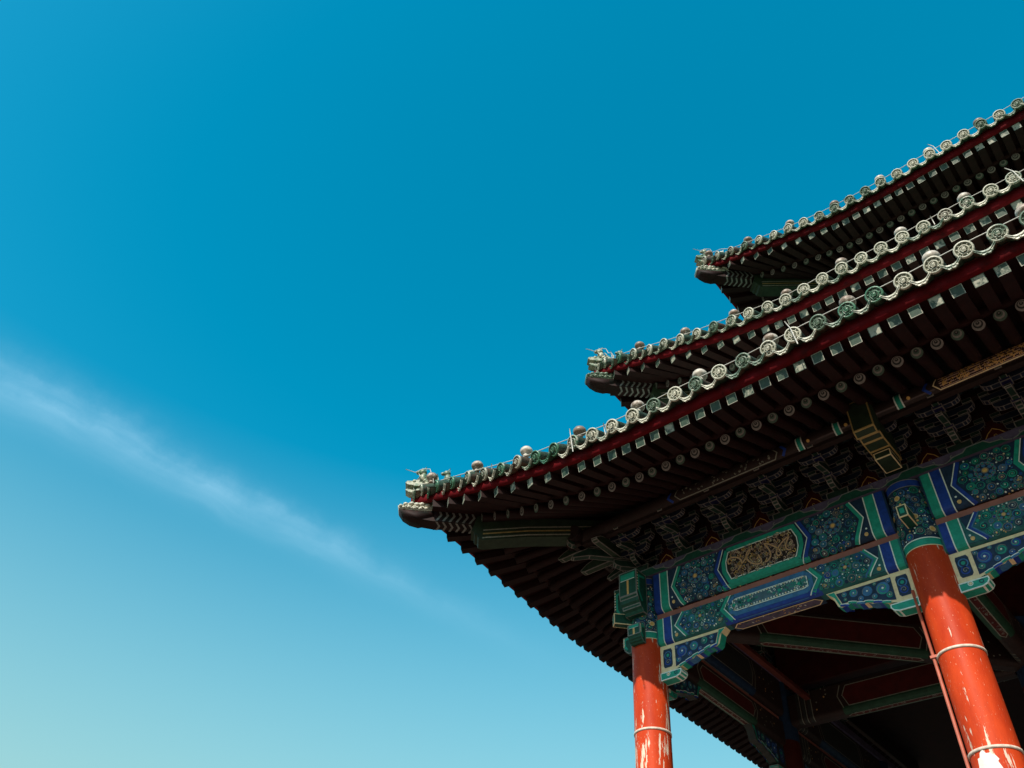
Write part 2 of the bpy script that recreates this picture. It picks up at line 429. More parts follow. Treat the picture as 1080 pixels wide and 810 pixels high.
ZU0, ZU1, TU = .325, .85, .14
ZL0, ZL1, TL = -.09, .24, .10
for i in range(3):
    a, b = BAYS[i]+.19, BAYS[i+1]-.19
    o = paint_beam('upper_beam', a, b, ZU1, ZU0, TU, True, i % 2 == 1, 5+i)
    o['label'] = ('upper beam with a gilded dragon coil panel', 'upper beam with a blue flower panel', 'upper painted beam of the middle bay')[i]
    o = paint_beam('lower_beam', a, b, ZL1, ZL0, TL, False, i % 2 == 1, 25+i)
    o['label'] = ('lower beam with a grey blue panel of green sprigs', 'lower beam with a green framed panel', 'lower painted beam of the middle bay')[i]
    bm = bmesh.new(); box(bm, a-.03, b+.03, -.075, .075, ZL1-.004, ZU0+.01)
    part('beam_spacer', bm, ['plank_red'])
# the west side beams, seen from inside in the shade: dull red panels with green borders
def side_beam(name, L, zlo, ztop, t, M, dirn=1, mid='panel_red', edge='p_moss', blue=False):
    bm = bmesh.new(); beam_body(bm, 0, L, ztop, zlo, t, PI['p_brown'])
    put, f, arc = beam_map(0, ztop, zlo, t); C = Coat(bm, put); rng = random.Random(int(L*100+ztop*10))
    for both in (0, 1):
        if both:
            C = Coat(bm, lambda u, v, lay: (lambda p: (L-p[0], -p[1], p[2]))(put(u, v, lay)))
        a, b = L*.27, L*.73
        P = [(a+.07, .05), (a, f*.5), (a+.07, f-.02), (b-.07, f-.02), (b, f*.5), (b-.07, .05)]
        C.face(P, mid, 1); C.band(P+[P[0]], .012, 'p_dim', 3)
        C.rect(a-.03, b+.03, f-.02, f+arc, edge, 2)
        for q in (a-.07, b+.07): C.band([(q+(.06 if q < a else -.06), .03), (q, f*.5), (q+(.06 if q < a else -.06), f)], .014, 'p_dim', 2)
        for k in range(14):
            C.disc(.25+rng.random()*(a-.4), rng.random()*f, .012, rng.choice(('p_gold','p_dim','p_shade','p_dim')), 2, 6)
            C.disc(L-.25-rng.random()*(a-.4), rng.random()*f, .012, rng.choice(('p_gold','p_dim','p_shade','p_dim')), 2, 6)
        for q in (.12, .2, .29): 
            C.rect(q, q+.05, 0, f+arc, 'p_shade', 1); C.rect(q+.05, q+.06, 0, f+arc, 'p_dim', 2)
    C = Coat(bm, put); e0, e1 = f+arc+.0, f+arc+2*t-.14
    P = [(a-.0, (e0+e1)/2), (a+.06, e1), (b-.06, e1), (b, (e0+e1)/2), (b-.06, e0), (a+.06, e0)]
    C.face(P, 'p_lavender' if blue else 'panel_red', 1); C.band(P+[P[0]], .012, 'p_dim', 3)
    for k in range(int(L*16)):
        C.curl(a+.08+rng.random()*(b-a-.16), e0+rng.random()*(e1-e0), .018, rng.choice(('p_dim','p_dull','deep_red')), 2, .7, .007, rng.random()*6)
    o = part(name, bm, PM); o.matrix_local = Matrix.Translation((0,0,Z0)) @ M
    return o
RZ = lambda d: Matrix.Rotation(R(d), 4, 'Z')
T = lambda x, y, z=0: Matrix.Translation((x, y, z))
for i in range(2):
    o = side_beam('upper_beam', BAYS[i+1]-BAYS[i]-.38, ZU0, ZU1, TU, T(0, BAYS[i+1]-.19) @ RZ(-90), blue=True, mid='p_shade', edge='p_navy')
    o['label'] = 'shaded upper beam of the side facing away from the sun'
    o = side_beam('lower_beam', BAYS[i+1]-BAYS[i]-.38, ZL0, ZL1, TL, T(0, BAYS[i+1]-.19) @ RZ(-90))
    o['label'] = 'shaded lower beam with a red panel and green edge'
    bm = bmesh.new(); box(bm, -.055, .055, BAYS[i]+.16, BAYS[i+1]-.16, ZL1-.004, ZU0+.01); part('beam_spacer', bm, ['plank_red'])
# tie beams back to the inner columns
side_beam('tie_beam', 3.0, .2, .62, .11, T(.19, 3.4) @ RZ(0))
side_beam('tie_beam', 3.0, .2, .62, .11, T(3.4, .19) @ RZ(90))
side_beam('tie_beam', 3.0, .2, .62, .11, T(6.8, .19) @ RZ(90))
side_beam('tie_beam', 4.4, .2, .62, .11, T(.15, .15) @ RZ(45))
side_beam('tie_beam', 3.0, .2, .62, .11, T(3.6, 3.4) @ RZ(0))
bm = bmesh.new(); box(bm, .46, .54, 1.0, 3.3, .5, .56); part('ceiling_batten', bm, ['batten_red'])
# inner ring beams and ceiling that close the view upward
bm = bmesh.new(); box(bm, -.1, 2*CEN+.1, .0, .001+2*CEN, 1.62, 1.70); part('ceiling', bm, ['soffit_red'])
bm = bmesh.new()
for y in (3.4, ): box(bm, .1, 2*CEN, y-.1, y+.1, .75, 1.62)
box(bm, 3.3, 3.5, 3.5, 14.2, .75, 1.62)
part('inner_lintel', bm, ['deep_red'])
bm = bmesh.new()
for k in range(8):
    for q, (x, y) in enumerate(((3.6+k*1.3, 3.5), (3.5, 3.6+k*1.3))):
        if q: box(bm, x-.04, x+.04, y, y+1.26, 1.5-Z0, .76)
        else: box(bm, x, x+1.26, y-.04, y+.04, 1.5-Z0, .76)
part('hall_screen', bm, ['deep_red'])

# ---- columns
def column(x, y, matname, head, seed, label=None, hoops=()):
    rng = random.Random(seed); bm = bmesh.new(); r = .205
    prof = [(r, -Z0+1.62), (r, -5), (r, -2.5), (r, -1.2), (r, 0.0)]
    lathe(bm, prof, lambda a, b, h: (a, b, h), 40)
    o = part('column', bm, [matname]); o.location = (x, y, Z0)
    if label: o['label'] = label
    b2 = bmesh.new(); lathe(b2, [(0, -Z0+1.5), (.36, -Z0+1.5), (.36, -Z0+1.53), (.3, -Z0+1.62), (.207, -Z0+1.63)], lambda a, b, h: (a, b, h), 28)
    link('column_base', b2, ['stone'], o)
    hb = bmesh.new(); rr = r-.001
    lathe(hb, [(rr, 0.0), (rr, .2), (rr, .5), (rr, .85)], lambda a, b, h: (a, b, h), 40, PI['p_navy'])
    if head:
        C = Coat(hb, lambda u, v, lay: ((rr+.0022*lay)*math.sin(u/r), -(rr+.0022*lay)*math.cos(u/r), .85-v))
        U = .36
        def belt(v0, v1, m, lay):
            for k in range(24): C.rect(-U-.05+(2*U+.1)*k/24, -U-.05+(2*U+.1)*(k+1)/24, v0, v1, m, lay, 1)
        belt(.765, .842, 'p_green', 1); belt(.754, .766, 'p_white', 2); belt(.842, .852, 'p_cream', 2)
        belt(.02, .10, 'p_blue', 1); belt(.012, .022, 'p_dull', 2); belt(.10, .11, 'p_dull', 2)
        C.flowers(lambda u, v: -U < u < U, -U, U, .125, .745, rng, True, [(-.05, .30, .05), (.06, .55, .05), (-.2, .55, .05), (.2, .32, .05)])
        for u, v in ((-.06, .22), (.05, .50), (-.2, .4), (.17, .66)): C.disc(u, v, .03, 'p_gold', 6, 10); C.ring(u, v, .03, .006, 'p_cream', 7)
    link('painted_head', hb, PM, o)
    for z in hoops:
        h = bmesh.new()
        lathe(h, [(r-.002, z-.014), (r+.008, z-.011), (r+.008, z+.011), (r-.002, z+.014)], lambda a, b, q: (a, b, q), 40)
        link('hoop', h, ['hoop'], o)
    return o
HOOP = -1.085
c1 = column(0, 0, 'lacquer_flaked', True, 3, 'corner column with red paint flaked in white streaks', (HOOP, -2.5))
c2 = column(3.4, 0, 'lacquer', True, 4, 'second column with glossy red paint and two pale hoops', (HOOP, -1.98, -3.4))
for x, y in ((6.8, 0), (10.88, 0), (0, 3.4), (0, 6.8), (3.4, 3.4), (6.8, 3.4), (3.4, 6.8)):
    column(x, y, 'lacquer' if y == 0 else 'lacquer_shaded', x == 6.8 and y == 0, 7, None, (HOOP,))
# bare plaster patch and the downpipe on the second column
bm = bmesh.new(); C = Coat(bm, lambda u, v, lay: (.2075*math.sin(u/.205), -.2075*math.cos(u/.205), v))
prng = random.Random(9); N_ = 34
edge_ = [(math.cos(2*math.pi*k/N_)*.100*(1+prng.uniform(-.16, .12)), math.sin(2*math.pi*k/N_)*.145*(1+prng.uniform(-.16, .14))) for k in range(N_)]
for k in range(N_):
    (a, b), (c, d) = edge_[k], edge_[(k+1) % N_]
    C.face([(-.03, -2.15), (-.03+a*.5, -2.15+b*.5), (-.03+c*.5, -2.15+d*.5)], 'p_white', 0)
    C.face([(-.03+a*.5, -2.15+b*.5), (-.03+a, -2.15+b), (-.03+c, -2.15+d), (-.03+c*.5, -2.15+d*.5)], 'p_white', 0)
for f in bm.faces: f.material_index = 0
o = link('bare_patch', bm, ['plaster'], c2)
bm = bmesh.new(); tube(bm, [(-.228, -.06, .0-.35), (-.226, -.06, -1.2), (-.224, -.06, -2.6), (-.226, -.06, -4.9)], .016, 8)
for z in (-1.06, -2.2): box(bm, -.25, -.18, -.085, -.035, z-.012, z+.012)
link('pipe', bm, ['pipe_paint'], c2)

# ---- carved spandrel brackets under the lower beam
def spandrel(M, seed, dull=False):
    rng = random.Random(seed); bm = bmesh.new(); t = .055; z = ZL0-.004
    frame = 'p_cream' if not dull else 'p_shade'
    out = [(.19, 0), (1.09, 0), (1.03, -.06), (.99, -.18), (.955, -.205), (.90, -.195), (.85, -.188), (.81, -.20), (.77, -.226), (.72, -.232), (.68, -.235), (.64, -.262), (.58, -.27), (.54, -.285), (.49, -.31), (.44, -.312), (.40, -.325), (.19, -.335)]
    prism(bm, [(u, z+v) for u, v in out], -t, t, lambda p, q, a: (p, a, q), PI[frame])
    if not dull:
        for f in bm.faces:
            c = f.calc_center_median()
            if c.z < z-.1 and abs(f.normal.y) < .5 and c.x > .35: f.material_index = PI['p_green' if c.x > .93 else ('p_green','p_steel','p_blue','p_green','p_cream','p_steel')[int(c.x*100) % 6]]
    for sg in (1, -1):
        C = Coat(bm, lambda u, v, lay: (u, -sg*(t+.0022*lay), z+v))
        p1 = [(.245, -.05), (.345, -.05), (.36, -.08), (.36, -.255), (.34, -.28), (.25, -.28), (.235, -.255), (.235, -.08)]
        p2 = [(.40, -.035), (.985, -.035), (.94, -.165), (.85, -.162), (.72, -.205), (.62, -.225), (.52, -.265), (.40, -.295)]
        C.face(p1, 'p_navy', 1); C.face(p2, 'p_navy', 1)
        C.ring(.3, -.13, .05, .012, 'p_steel', 2); C.ring(.3, -.21, .045, .012, 'p_blue', 2); C.disc(.3, -.13, .02, 'p_green', 2); C.curl(.3, -.21, .03, 'p_dull', 3, 1, .008)
        for u, v, rr in ((.50, -.13, .07), (.66, -.11, .055), (.80, -.085, .045), (.45, -.22, .035), (.60, -.19, .03), (.74, -.17, .03), (.90, -.07, .028), (.90, -.13, .02), (.43, -.065, .025), (.57, -.055, .02)):
            C.disc(u, v, rr, rng.choice(('p_blue', 'p_steel', 'p_teal')), 2, 12)
            C.curl(u, v, rr*.92, rng.choice(('p_green', 'p_green', 'p_steel')), 3, 1.3, rr*.2, rng.random()*6)
            C.curl(u, v, rr*.98, 'p_dull', 4, .7, .006, rng.random()*6); C.disc(u, v, rr*.18, 'p_white', 4, 6)
        C.face([(1.0, -.012), (1.075, -.012), (1.005, -.075), (.965, -.19), (.945, -.185)], 'p_green', 2)
        cols = ('p_blue', 'p_green', 'p_steel', 'p_green', 'p_blue', 'p_green')
        for k, (u, v) in enumerate(((.915, -.183), (.83, -.178), (.745, -.212), (.665, -.222), (.58, -.252), (.495, -.283))):
            C.band([(u+.045, v-.001), (u, v-.009), (u-.042, v-.024)], .022, cols[k], 5); C.band([(u+.045, v+.014), (u, v+.006), (u-.042, v-.009)], .008, 'p_white', 5)
    o = part('spandrel_bracket', bm, PM); o.matrix_local = T(0, 0, Z0) @ M
    b2 = bmesh.new()
    nose = [(.19, z-.335), (.47, z-.335), (.475, z-.37), (.45, z-.405), (.40, z-.425), (.19, z-.43)]
    fs = prism(b2, nose, -t*1.25, t*1.25, lambda p, q, a: (p, a, q), PI['p_green'])
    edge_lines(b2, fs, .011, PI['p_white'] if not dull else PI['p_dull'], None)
    C = Coat(b2, lambda u, v, lay: (u, -(t*1.25+.0022*lay), z+v))
    C.ring(.3, -.365, .026, .008, 'p_white', 1); C.ring(.4, -.37, .022, .008, 'p_navy', 1); C.disc(.3, -.365, .014, 'p_cream', 1)
    link('bracket_scroll', b2, PM, o)
    return o
flip = Matrix.Scale(-1, 4, (1, 0, 0))
spandrel(T(0, 0), 1); spandrel(T(3.4, 0) @ RZ(180), 2); spandrel(T(3.4, 0), 3); spandrel(T(6.8, 0) @ RZ(180), 4)
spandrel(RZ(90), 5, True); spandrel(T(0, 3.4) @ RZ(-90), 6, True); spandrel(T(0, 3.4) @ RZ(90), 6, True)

# ---- beam ends projecting past the corner column
def beam_nose(M, zt, zb, t, ln, label=None):
    bm = bmesh.new(); h = zt-zb
    p = [(0, zt), (ln, zt), (ln, zt-h*.62), (ln*.9, zt-h*.70), (ln*.86, zt-h*.78), (ln*.72, zt-h*.82), (ln*.66, zt-h*.9), (ln*.5, zt-h*.93), (ln*.42, zb), (0, zb)]
    fs = prism(bm, p, -t, t, lambda a, b, c: (a, c, b), PI['p_green_dark'])
    edge_lines(bm, fs, .012, PI['p_dull'], None, .012)
    C = Coat(bm, lambda u, v, lay: (ln+.0022*lay, u, v))
    C.rect(-t*.8, t*.8, zt-h*.22, zt-h*.06, 'p_green', 1); C.rect(-.014, .014, zt-h*.6, zt-h*.24, 'p_gold', 1)
    C.rect(-t*.8, t*.8, zt-h*.235, zt-h*.22, 'p_white', 2)
    for sg in (1, -1):
        C = Coat(bm, lambda u, v, lay: (u, sg*(t+.0022*lay), v))
        C.band([(ln*.2, zt-h*.1), (ln*.8, zt-h*.15), (ln*.8, zt-h*.55), (ln*.5, zt-h*.75)], .03, 'p_green', 1)
        for k in range(7): C.disc(ln*.92, zt-h*(.1+.07*k), .011, 'p_white' if k % 2 else 'p_cream', 2, 6)
    o = part('beam_end', bm, PM); o.matrix_local = T(0, 0, Z0) @ M
    return o
beam_nose(T(0, -.19) @ RZ(-90), ZU1, .3, TU*.95, .22); beam_nose(T(-.19, 0) @ RZ(180), ZU1, .3, TU*.95, .22)
beam_nose(T(0, -.19) @ RZ(-90), .16, ZL0+.02, TL*.9, .12); beam_nose(T(-.19, 0) @ RZ(180), .16, ZL0+.02, TL*.9, .12)
def tenon(M):
    bm = bmesh.new(); fs = box(bm, 0, .24, -.05, .05, .24, .38, PI['olive'] if 'olive' in PI else PI['p_green_dark'])
    edge_lines(bm, fs, .011, PI['p_cream']); C = Coat(bm, lambda u, v, lay: (.24+.0022*lay, u, v))
    C.rect(-.022, .022, .28, .34, 'p_green', 1)
    o = part('tie_beam_end', bm, PM); o.matrix_local = T(0, 0, Z0) @ M
tenon(T(3.4, -.19) @ RZ(-90)); tenon(RZ(-135) @ T(.19, 0)); tenon(T(6.8, -.19) @ RZ(-90))

# ---- cloud band (flat board on top of the beams) with a run of scrolled clouds
def cloud_band(L, M, x0):
    bm = bmesh.new(); z0, z1, t = ZU1+.003, ZU1+.115, .175
    box(bm, x0, x0+L, -t, t, z0, z1, PI['p_lavender'])
    C = Coat(bm, lambda u, v, lay: (x0+u, -t-.0022*lay, z0+v)); n = int(L/.68); h = z1-z0
    for k in range(n+1):
        u = k*.68-.02
        pts = [(u, .0), (u+.05, .016), (u+.09, .045), (u+.2, .055), (u+.25, .10), (u+.42, .104), (u+.47, .055), (u+.58, .045), (u+.62, .016), (u+.67, 0)]
        C.face([(min(max(a, 0), L), b) for a, b in pts], 'p_green_dark' if k % 2 else 'p_green_dark', 1)
        C.band([(min(max(a, 0), L), b) for a, b in pts], .012, 'p_dull', 2)
        for q, sg in ((.095, 1), (.575, -1)):
            if 0 < u+q < L: C.curl(u+q, .05, .024, 'p_dull', 3, .8, .009, 1.5, sg)
    o = part('cloud_band', bm, PM); o.matrix_local = T(0, 0, Z0) @ M
cloud_band(11.0, T(0, 0), -.17); cloud_band(8.0, T(0, 8.0) @ RZ(-90), 0)

# ---- bracket sets
BMATS = ['b_shade_navy', 'b_shade_line', 'b_shade_green', 'deep_red', 'b_shade_blue', 'olive']
def bfin(name, bm, parent): return link(name, bm, BMATS, parent)
def cross_arm(L, y, z, h=.10, w=.075, mi=0):
    bm = bmesh.new(); a = L/2
    p = [(-a, z+h), (-a, z+h*.55), (-a*.93, z+h*.3), (-a*.8, z+h*.1), (-a*.62, z), (a*.62, z), (a*.8, z+h*.1), (a*.93, z+h*.3), (a, z+h*.55), (a, z+h)]
    fs = prism(bm, p, y-w/2, y+w/2, lambda q, r, s: (q, s, r), mi); edge_lines(bm, fs, .0055, 1)
    for sx_ in (-1, 1):
        fs = box(bm, sx_*(a-.045)-.05, sx_*(a-.045)+.05, y-.05, y+.05, z+h+.002, z+h+.05, 2-mi if mi else 2); edge_lines(bm, fs, .0055, 1)
    return bm
def reach_arm(y1, z, h, tip, w=.07, mi=2):
    bm = bmesh.new()
    if tip == 'round': p = [(.2, z+h), (y1, z+h), (y1, z+h*.5), (y1+.03, z+h*.2), (y1+.09, z), (.2, z)]
    elif tip == 'beak': p = [(.2, z+h), (y1+.22, z+h), (y1+.02, z-.01), (y1, z-.05), (y1+.03, z-.055), (y1+.24, z), (.2, z)]
    else: p = [(.2, z+h), (y1+.05, z+h), (y1, z+h*.75), (y1+.015, z+h*.4), (y1+.07, z), (.2, z)]
    fs = prism(bm, p, -w/2, w/2, lambda q, r, s: (s, q, r), mi); edge_lines(bm, fs, .008, 1, None, .0003)
    return bm
def bracket_set(M, corner=False):
    bm = bmesh.new(); b = [(-.1, .97), (.1, .97), (.13, 1.02), (.13, 1.09), (-.13, 1.09), (-.13, 1.02)]
    fs = prism(bm, b, -.12, .12, lambda p, q, a: (p, a, q), 2); edge_lines(bm, fs, .010, 1)
    o = part('bracket_set', bm, BMATS); o.matrix_local = T(0, 0, Z0) @ M; ks = []
    for L, y, z, mi in ((.44, -.0, 1.075, 0), (.60, 0, 1.215, 0), (.44, -.235, 1.205, 0), (.60, -.235, 1.335, 0), (.46, -.46, 1.325, 0)):
        ks.append(bfin('cross_arm', cross_arm(L, y, z, .085, .07, mi), o))
    for y1, z, h, tp in ((-.29, 1.08, .10, 'round'), (-.60, 1.205, .10, 'beak'), (-.66, 1.335, .085, 'nose')):
        ks.append(bfin('reach_arm', reach_arm(y1, z, h, tp), o))
    for y in (-.245, -.46):
        b2 = bmesh.new(); zb = 1.18 if y > -.3 else 1.305
        fs = box(b2, -.055, .055, y-.05, y+.05, zb, zb+.045, 4); edge_lines(b2, fs, .009, 1); ks.append(bfin('bearing_block', b2, o))
    KIDS[o.name] = ks
    return o
proto = bracket_set(T(.68, 0))
for k in range(2, 15): dup(proto, pav, T(.68*k, 0, Z0))
for k in range(1, 9): dup(proto, pav, T(0, .68*k, Z0) @ RZ(-90))
# the corner set reaches both ways and along the diagonal
cs = bracket_set(T(0, 0))
for M in (RZ(-90),):
    for ch in list(KIDS[cs.name]):
        d = ch.copy(); COL.objects.link(d); d.parent = cs; d.matrix_local = M
for y1, z, h, tp in ((-.42, 1.08, .10, 'round'), (-.98, 1.2, .12, 'beak'), (-1.05, 1.34, .1, 'nose')):
    d = bfin('reach_arm', reach_arm(y1, z, h, tp, .09), cs); d.matrix_local = RZ(-45)
def leaf_nose(x0, x1, y, z, h):
    bm = bmesh.new(); L = x0-x1
    p = [(x0, z+h), (x0-L*.55, z+h), (x0-L*.85, z+h*.62), (x1, z+h*.25), (x1+.01, z+h*.08), (x0-L*.9, z), (x0, z+h*.12)]
    fs = prism(bm, p, y-.045, y+.045, lambda a, b, c: (a, c, b), 5); edge_lines(bm, fs, .010, 1); return bm
bfin('reach_arm', leaf_nose(-.2, -.86, -.24, 1.2, .17), cs); bfin('reach_arm', leaf_nose(-.4, -1.08, -.47, 1.36, .15), cs)
d = bfin('reach_arm', leaf_nose(-.2, -.8, .24, 1.2, .17), cs); d.matrix_local = RZ(90)
# red panels with a flame outline between the sets
def flame_panel():
    bm = bmesh.new(); box(bm, -.33, .33, .0, .02, .97, 1.6, PI['deep_red'])
    C = Coat(bm, lambda u, v, lay: (u, -.0022*lay-.001, v))
    P = [(-.2, .985), (-.17, 1.05), (-.1, 1.09), (-.06, 1.15), (0, 1.2), (.06, 1.15), (.1, 1.09), (.17, 1.05), (.2, .985)]
    C.face(P, 'panel_red', 1); C.band(P, .010, 'p_gold', 2)
    for q in ((0, 1.03), (-.05, 1.06), (.05, 1.06), (0, 1.1), (-.08, 1.02), (.08, 1.02)): C.curl(q[0], q[1], .02, 'p_gold', 3, .8, .006, q[0]*40)
    return bm
fp = part('flame_panel', flame_panel(), PM); fp.location = (.34, 0, Z0)
for k in range(1, 14): dup(fp, pav, T(.34+.68*k, 0, Z0))
for k in range(0, 8): dup(fp, pav, T(0, .34+.68*k, Z0) @ RZ(-90))
# upper ties and the eave purlin with its long gilded panels
bm = bmesh.new()
for y, z0, z1 in ((0, 1.31, 1.62), (-.235, 1.47, 1.56)): box(bm, -abs(y)-.3, 11, y-.035, y+.035, z0, z1)
part('bracket_tie', bm, ['wood_dark'])
bm = bmesh.new(); box(bm, -.035, .035, -.3, 9, 1.31, 1.62); part('bracket_tie', bm, ['wood_dark'])
def purlin(L, M, x0):
    bm = bmesh.new(); yc, zc, r = -.60, 1.475, .105
    tube(bm, [(x0, yc, zc), (x0+L, yc, zc)], r, 20, PI['p_brown'])
    box(bm, x0+.1, x0+L, yc-.04, yc+.04, 1.335, 1.40, PI['p_brown'])
    C = Coat(bm, lambda u, v, lay: (u, yc-(r+.002*lay)*math.cos(v/r), zc-(r+.002*lay)*math.sin(v/r)))
    rng = random.Random(8)
    for a, b, g in ((.95, 2.35, 0), (4.15, 6.2, 1), (7.6, 9.6, 1)):
        C.rect(a, b, -.03, .10, 'p_brown', 1, 5); C.band([(a+.05, -.03), (a, .035), (a+.05, .10), (b-.05, .10), (b, .035), (b-.05, -.03)], .012, 'p_cream' if g else 'p_dim', 3)
        C.band([(a-.05, -.03), (a-.1, .035), (a-.05, .10)], .03, 'p_blue', 2); C.band([(b+.05, -.03), (b+.1, .035), (b+.05, .10)], .03, 'p_blue', 2)
        if g: C.rect(a+.06, b-.06, -.02, .09, 'p_tan', 1, 4)
        for k in range(int((b-a)*(170 if g else 60))):
            C.curl(a+.07+rng.random()*(b-a-.14), -.02+rng.random()*.1, .014, ('p_gold' if rng.random() < .6 else 'p_brown') if g else rng.choice(('p_brown', 'p_shade', 'p_dim')), 2, .7, .008, rng.random()*6)
    for a in (2.6, 3.05, 3.75):
        C.rect(a, a+.05, -.06, .16, 'p_green', 1); C.rect(a+.05, a+.065, -.06, .16, 'p_white', 2); C.rect(a-.015, a, -.06, .16, 'p_white', 2)
        C.disc(a+.13, .05, .02, 'p_gold', 2)
    o = part('eave_purlin', bm, PM); o.matrix_local = T(0, 0, Z0) @ M
purlin(11.8, T(0, 0), -.8); purlin(9, T(0, 0) @ Matrix(((0,1,0,0),(1,0,0,0),(0,0,1,0),(0,0,0,1))), -.8)
# green beam heads over the columns
def beam_head(x):
    bm = bmesh.new()
    p = [(-.2, 1.60), (-.88, 1.60), (-.93, 1.53), (-.86, 1.36), (-.80, 1.20), (-.74, 1.13), (-.62, 1.16), (-.5, 1.14), (-.2, 1.14)]
    p = [(-.2, 1.60), (-.80, 1.60), (-.90, 1.50), (-.90, 1.10), (-.83, 1.04), (-.74, 1.12), (-.66, 1.09), (-.5, 1.09), (-.2, 1.09)]
    fs = prism(bm, p, x-.115, x+.115, lambda q, r, s: (s, q, r), 2)
    edge_lines(bm, fs, .014, 1, None, .002)
    o = part('beam_head', bm, ['p_navy', 'ochre', 'olive'])
    b2 = bmesh.new(); fs = box(b2, x-.09, x+.09, -.48, -.2, .99, 1.075, 2); edge_lines(b2, fs, .011, 1, None, .002)
    
    link('head_corbel', b2, ['p_navy', 'p_cream', 'olive'], o)
beam_head(3.4); beam_head(6.8)

# ------------------------------------------------------------------ eaves
class Tier:
    def __init__(s, xt, xs, e0, sw, z0, A, pw, inner, top): s.__dict__.update(locals())
    def u(s, x): return min(1, max(0, (s.xs-x)/(s.xs-s.xt)))
    def edge(s, x):                      # top front arris of the flying rafters
        u = s.u(x); return Vector((x, -(s.e0+s.sw*u**2), s.z0+s.A*u**s.pw))
    def ang(s, x): return R(45)*s.u(x)**1.15
    def dir(s, x):
        a = s.ang(x); return Vector((math.sin(a), math.cos(a), 0))
    def slope(s, x): return .28-.16*s.u(x)
    def under(s, x, d, off=0.):          # underside sheet at distance d in from the edge
        p = s.edge(x); a = s.ang(x); dd = d/max(.5, math.cos(a)); q = p+s.dir(x)*dd
        lift = s.A*s.u(x)**s.pw
        q.z = p.z + .28*d + .20*max(0, d-.55) - lift*min(1, d/2.3)*.8 + off
        return q
TIERS = [Tier(-2.25, 1.2, 2.05, .20, 1.225, .53, 1.4, 2.1, 3.6),
         Tier(-.45, 2.8, .28, .17, 4.02, .70, 1.15, 2.0, 6.5),
         Tier(1.02, 3.6, -1.15, .13, 7.38, .60, 1.1, 2.0, 14.5)]
SWAP = Matrix(((0,1,0,0),(1,0,0,0),(0,0,1,0),(0,0,0,1)))

# one of each kind, at its own origin: +Y runs up the slope into the roof, -Y faces out
def tile_mesh(matname):
    bm = bmesh.new(); r = .083
    put = lambda x, y, h: (x, -h, y)      # axis along -Y
    lathe(bm, [(r, -.5), (r, .0), (r*1.06, .006), (r*1.06, .028), (r*.86, .034), (r*.80, .020), (r*.60, .020), (r*.55, .030), (r*.46, .030), (r*.40, .022), (r*.26, .034), (0, .040)], put, 22, 0, [1, 1, 0, 0, 2, 2, 0, 0, 2, 2, 0])
    for k in range(9):
        t = 2*math.pi*k/9; blob(bm, (r*.70*math.cos(t), -.022, r*.70*math.sin(t)), (.009, .007, .009), 0, 6, 4)
    for k in range(5):
        t = 2*math.pi*k/5+.4; tube(bm, [(r*.2*math.cos(t+q*.5)*(1+q*.25), -.034, r*.2*math.sin(t+q*.5)*(1+q*.25)) for q in range(4)], .005, 5)
    return bm
def drip_mesh():
    bm = bmesh.new(); w = .098; n = 14; rows = []
    for k in range(n+1):
        a = -1+2*k/n; x = a*w*1.02
        top = -.050*(1-a*a)                                   # concave upper rim of the pan tile
        low = top-.012-.046*(1-abs(a)**1.6)+.010*math.cos(a*9.4)*(1-a*a)
        rows.append((x, top, low))
    def row(dy, f): return [bm.verts.new((x, dy+f*.35*(t-l), l if f == 0 else t)) for x, t, l in rows]
    A = [bm.verts.new((x, -.012, t)) for x, t, l in rows]; B = [bm.verts.new((x, -.012-.42*(t-l), l)) for x, t, l in rows]
    A2 = [bm.verts.new((x, .010, t-.004)) for x, t, l in rows]; B2 = [bm.verts.new((x, .004-.42*(t-l)+.006, l-.0)) for x, t, l in rows]
    P0 = [bm.verts.new((x, .5, t)) for x, t, l in rows]; P1 = [bm.verts.new((x, .5, t-.018)) for x, t, l in rows]; P2 = [bm.verts.new((x, .012, t-.018)) for x, t, l in rows]
    for X, Y in ((A, B), (B, B2), (B2, A2), (A, P0), (P1, P2)):
        for k in range(n): bm.faces.new((X[k], X[k+1], Y[k+1], Y[k])).material_index = 0 if X in (A, B) and Y is not P0 else 1
    for k in range(n): bm.faces.new((P2[k], P2[k+1], A2[k+1], A2[k])).material_index = 1
    # raised rib along the face
    tube(bm, [(x*.9, -.018-.42*(t-l)*.5, (t+l)/2) for x, t, l in rows], .005, 5)
    for q in (-.045, 0, .045): blob(bm, (q, -.03, -.055*(1-(q/w)**2)-.04), (.013, .006, .012), 0, 6, 4)
    bmesh.ops.recalc_face_normals(bm, faces=bm.faces[:])
    return bm
def cap_mesh():
    bm = bmesh.new()
    lathe(bm, [(.0, -.02), (.035, -.02), (.035, .01), (.028, .02), (.034, .035), (.070, .05), (.082, .075), (.080, .10), (.062, .128), (.035, .143), (0, .148)], lambda x, y, h: (x, y, h), 18)
    return bm
def fly_mesh():
    bm = bmesh.new(); s = .056; n = 4
    fs = prism(bm, [(-s, 0), (s, 0), (s, -2*s), (-s, -2*s)], 0, 1.25, lambda p, q, a: (p, a, q), 0)
    end = [f for f in fs if f.calc_center_median().y < .001][0]
    end.material_index = 1
    r = bmesh.ops.inset_individual(bm, faces=[end], thickness=.009)
    for f in r['faces']: f.material_index = 2
    return bm
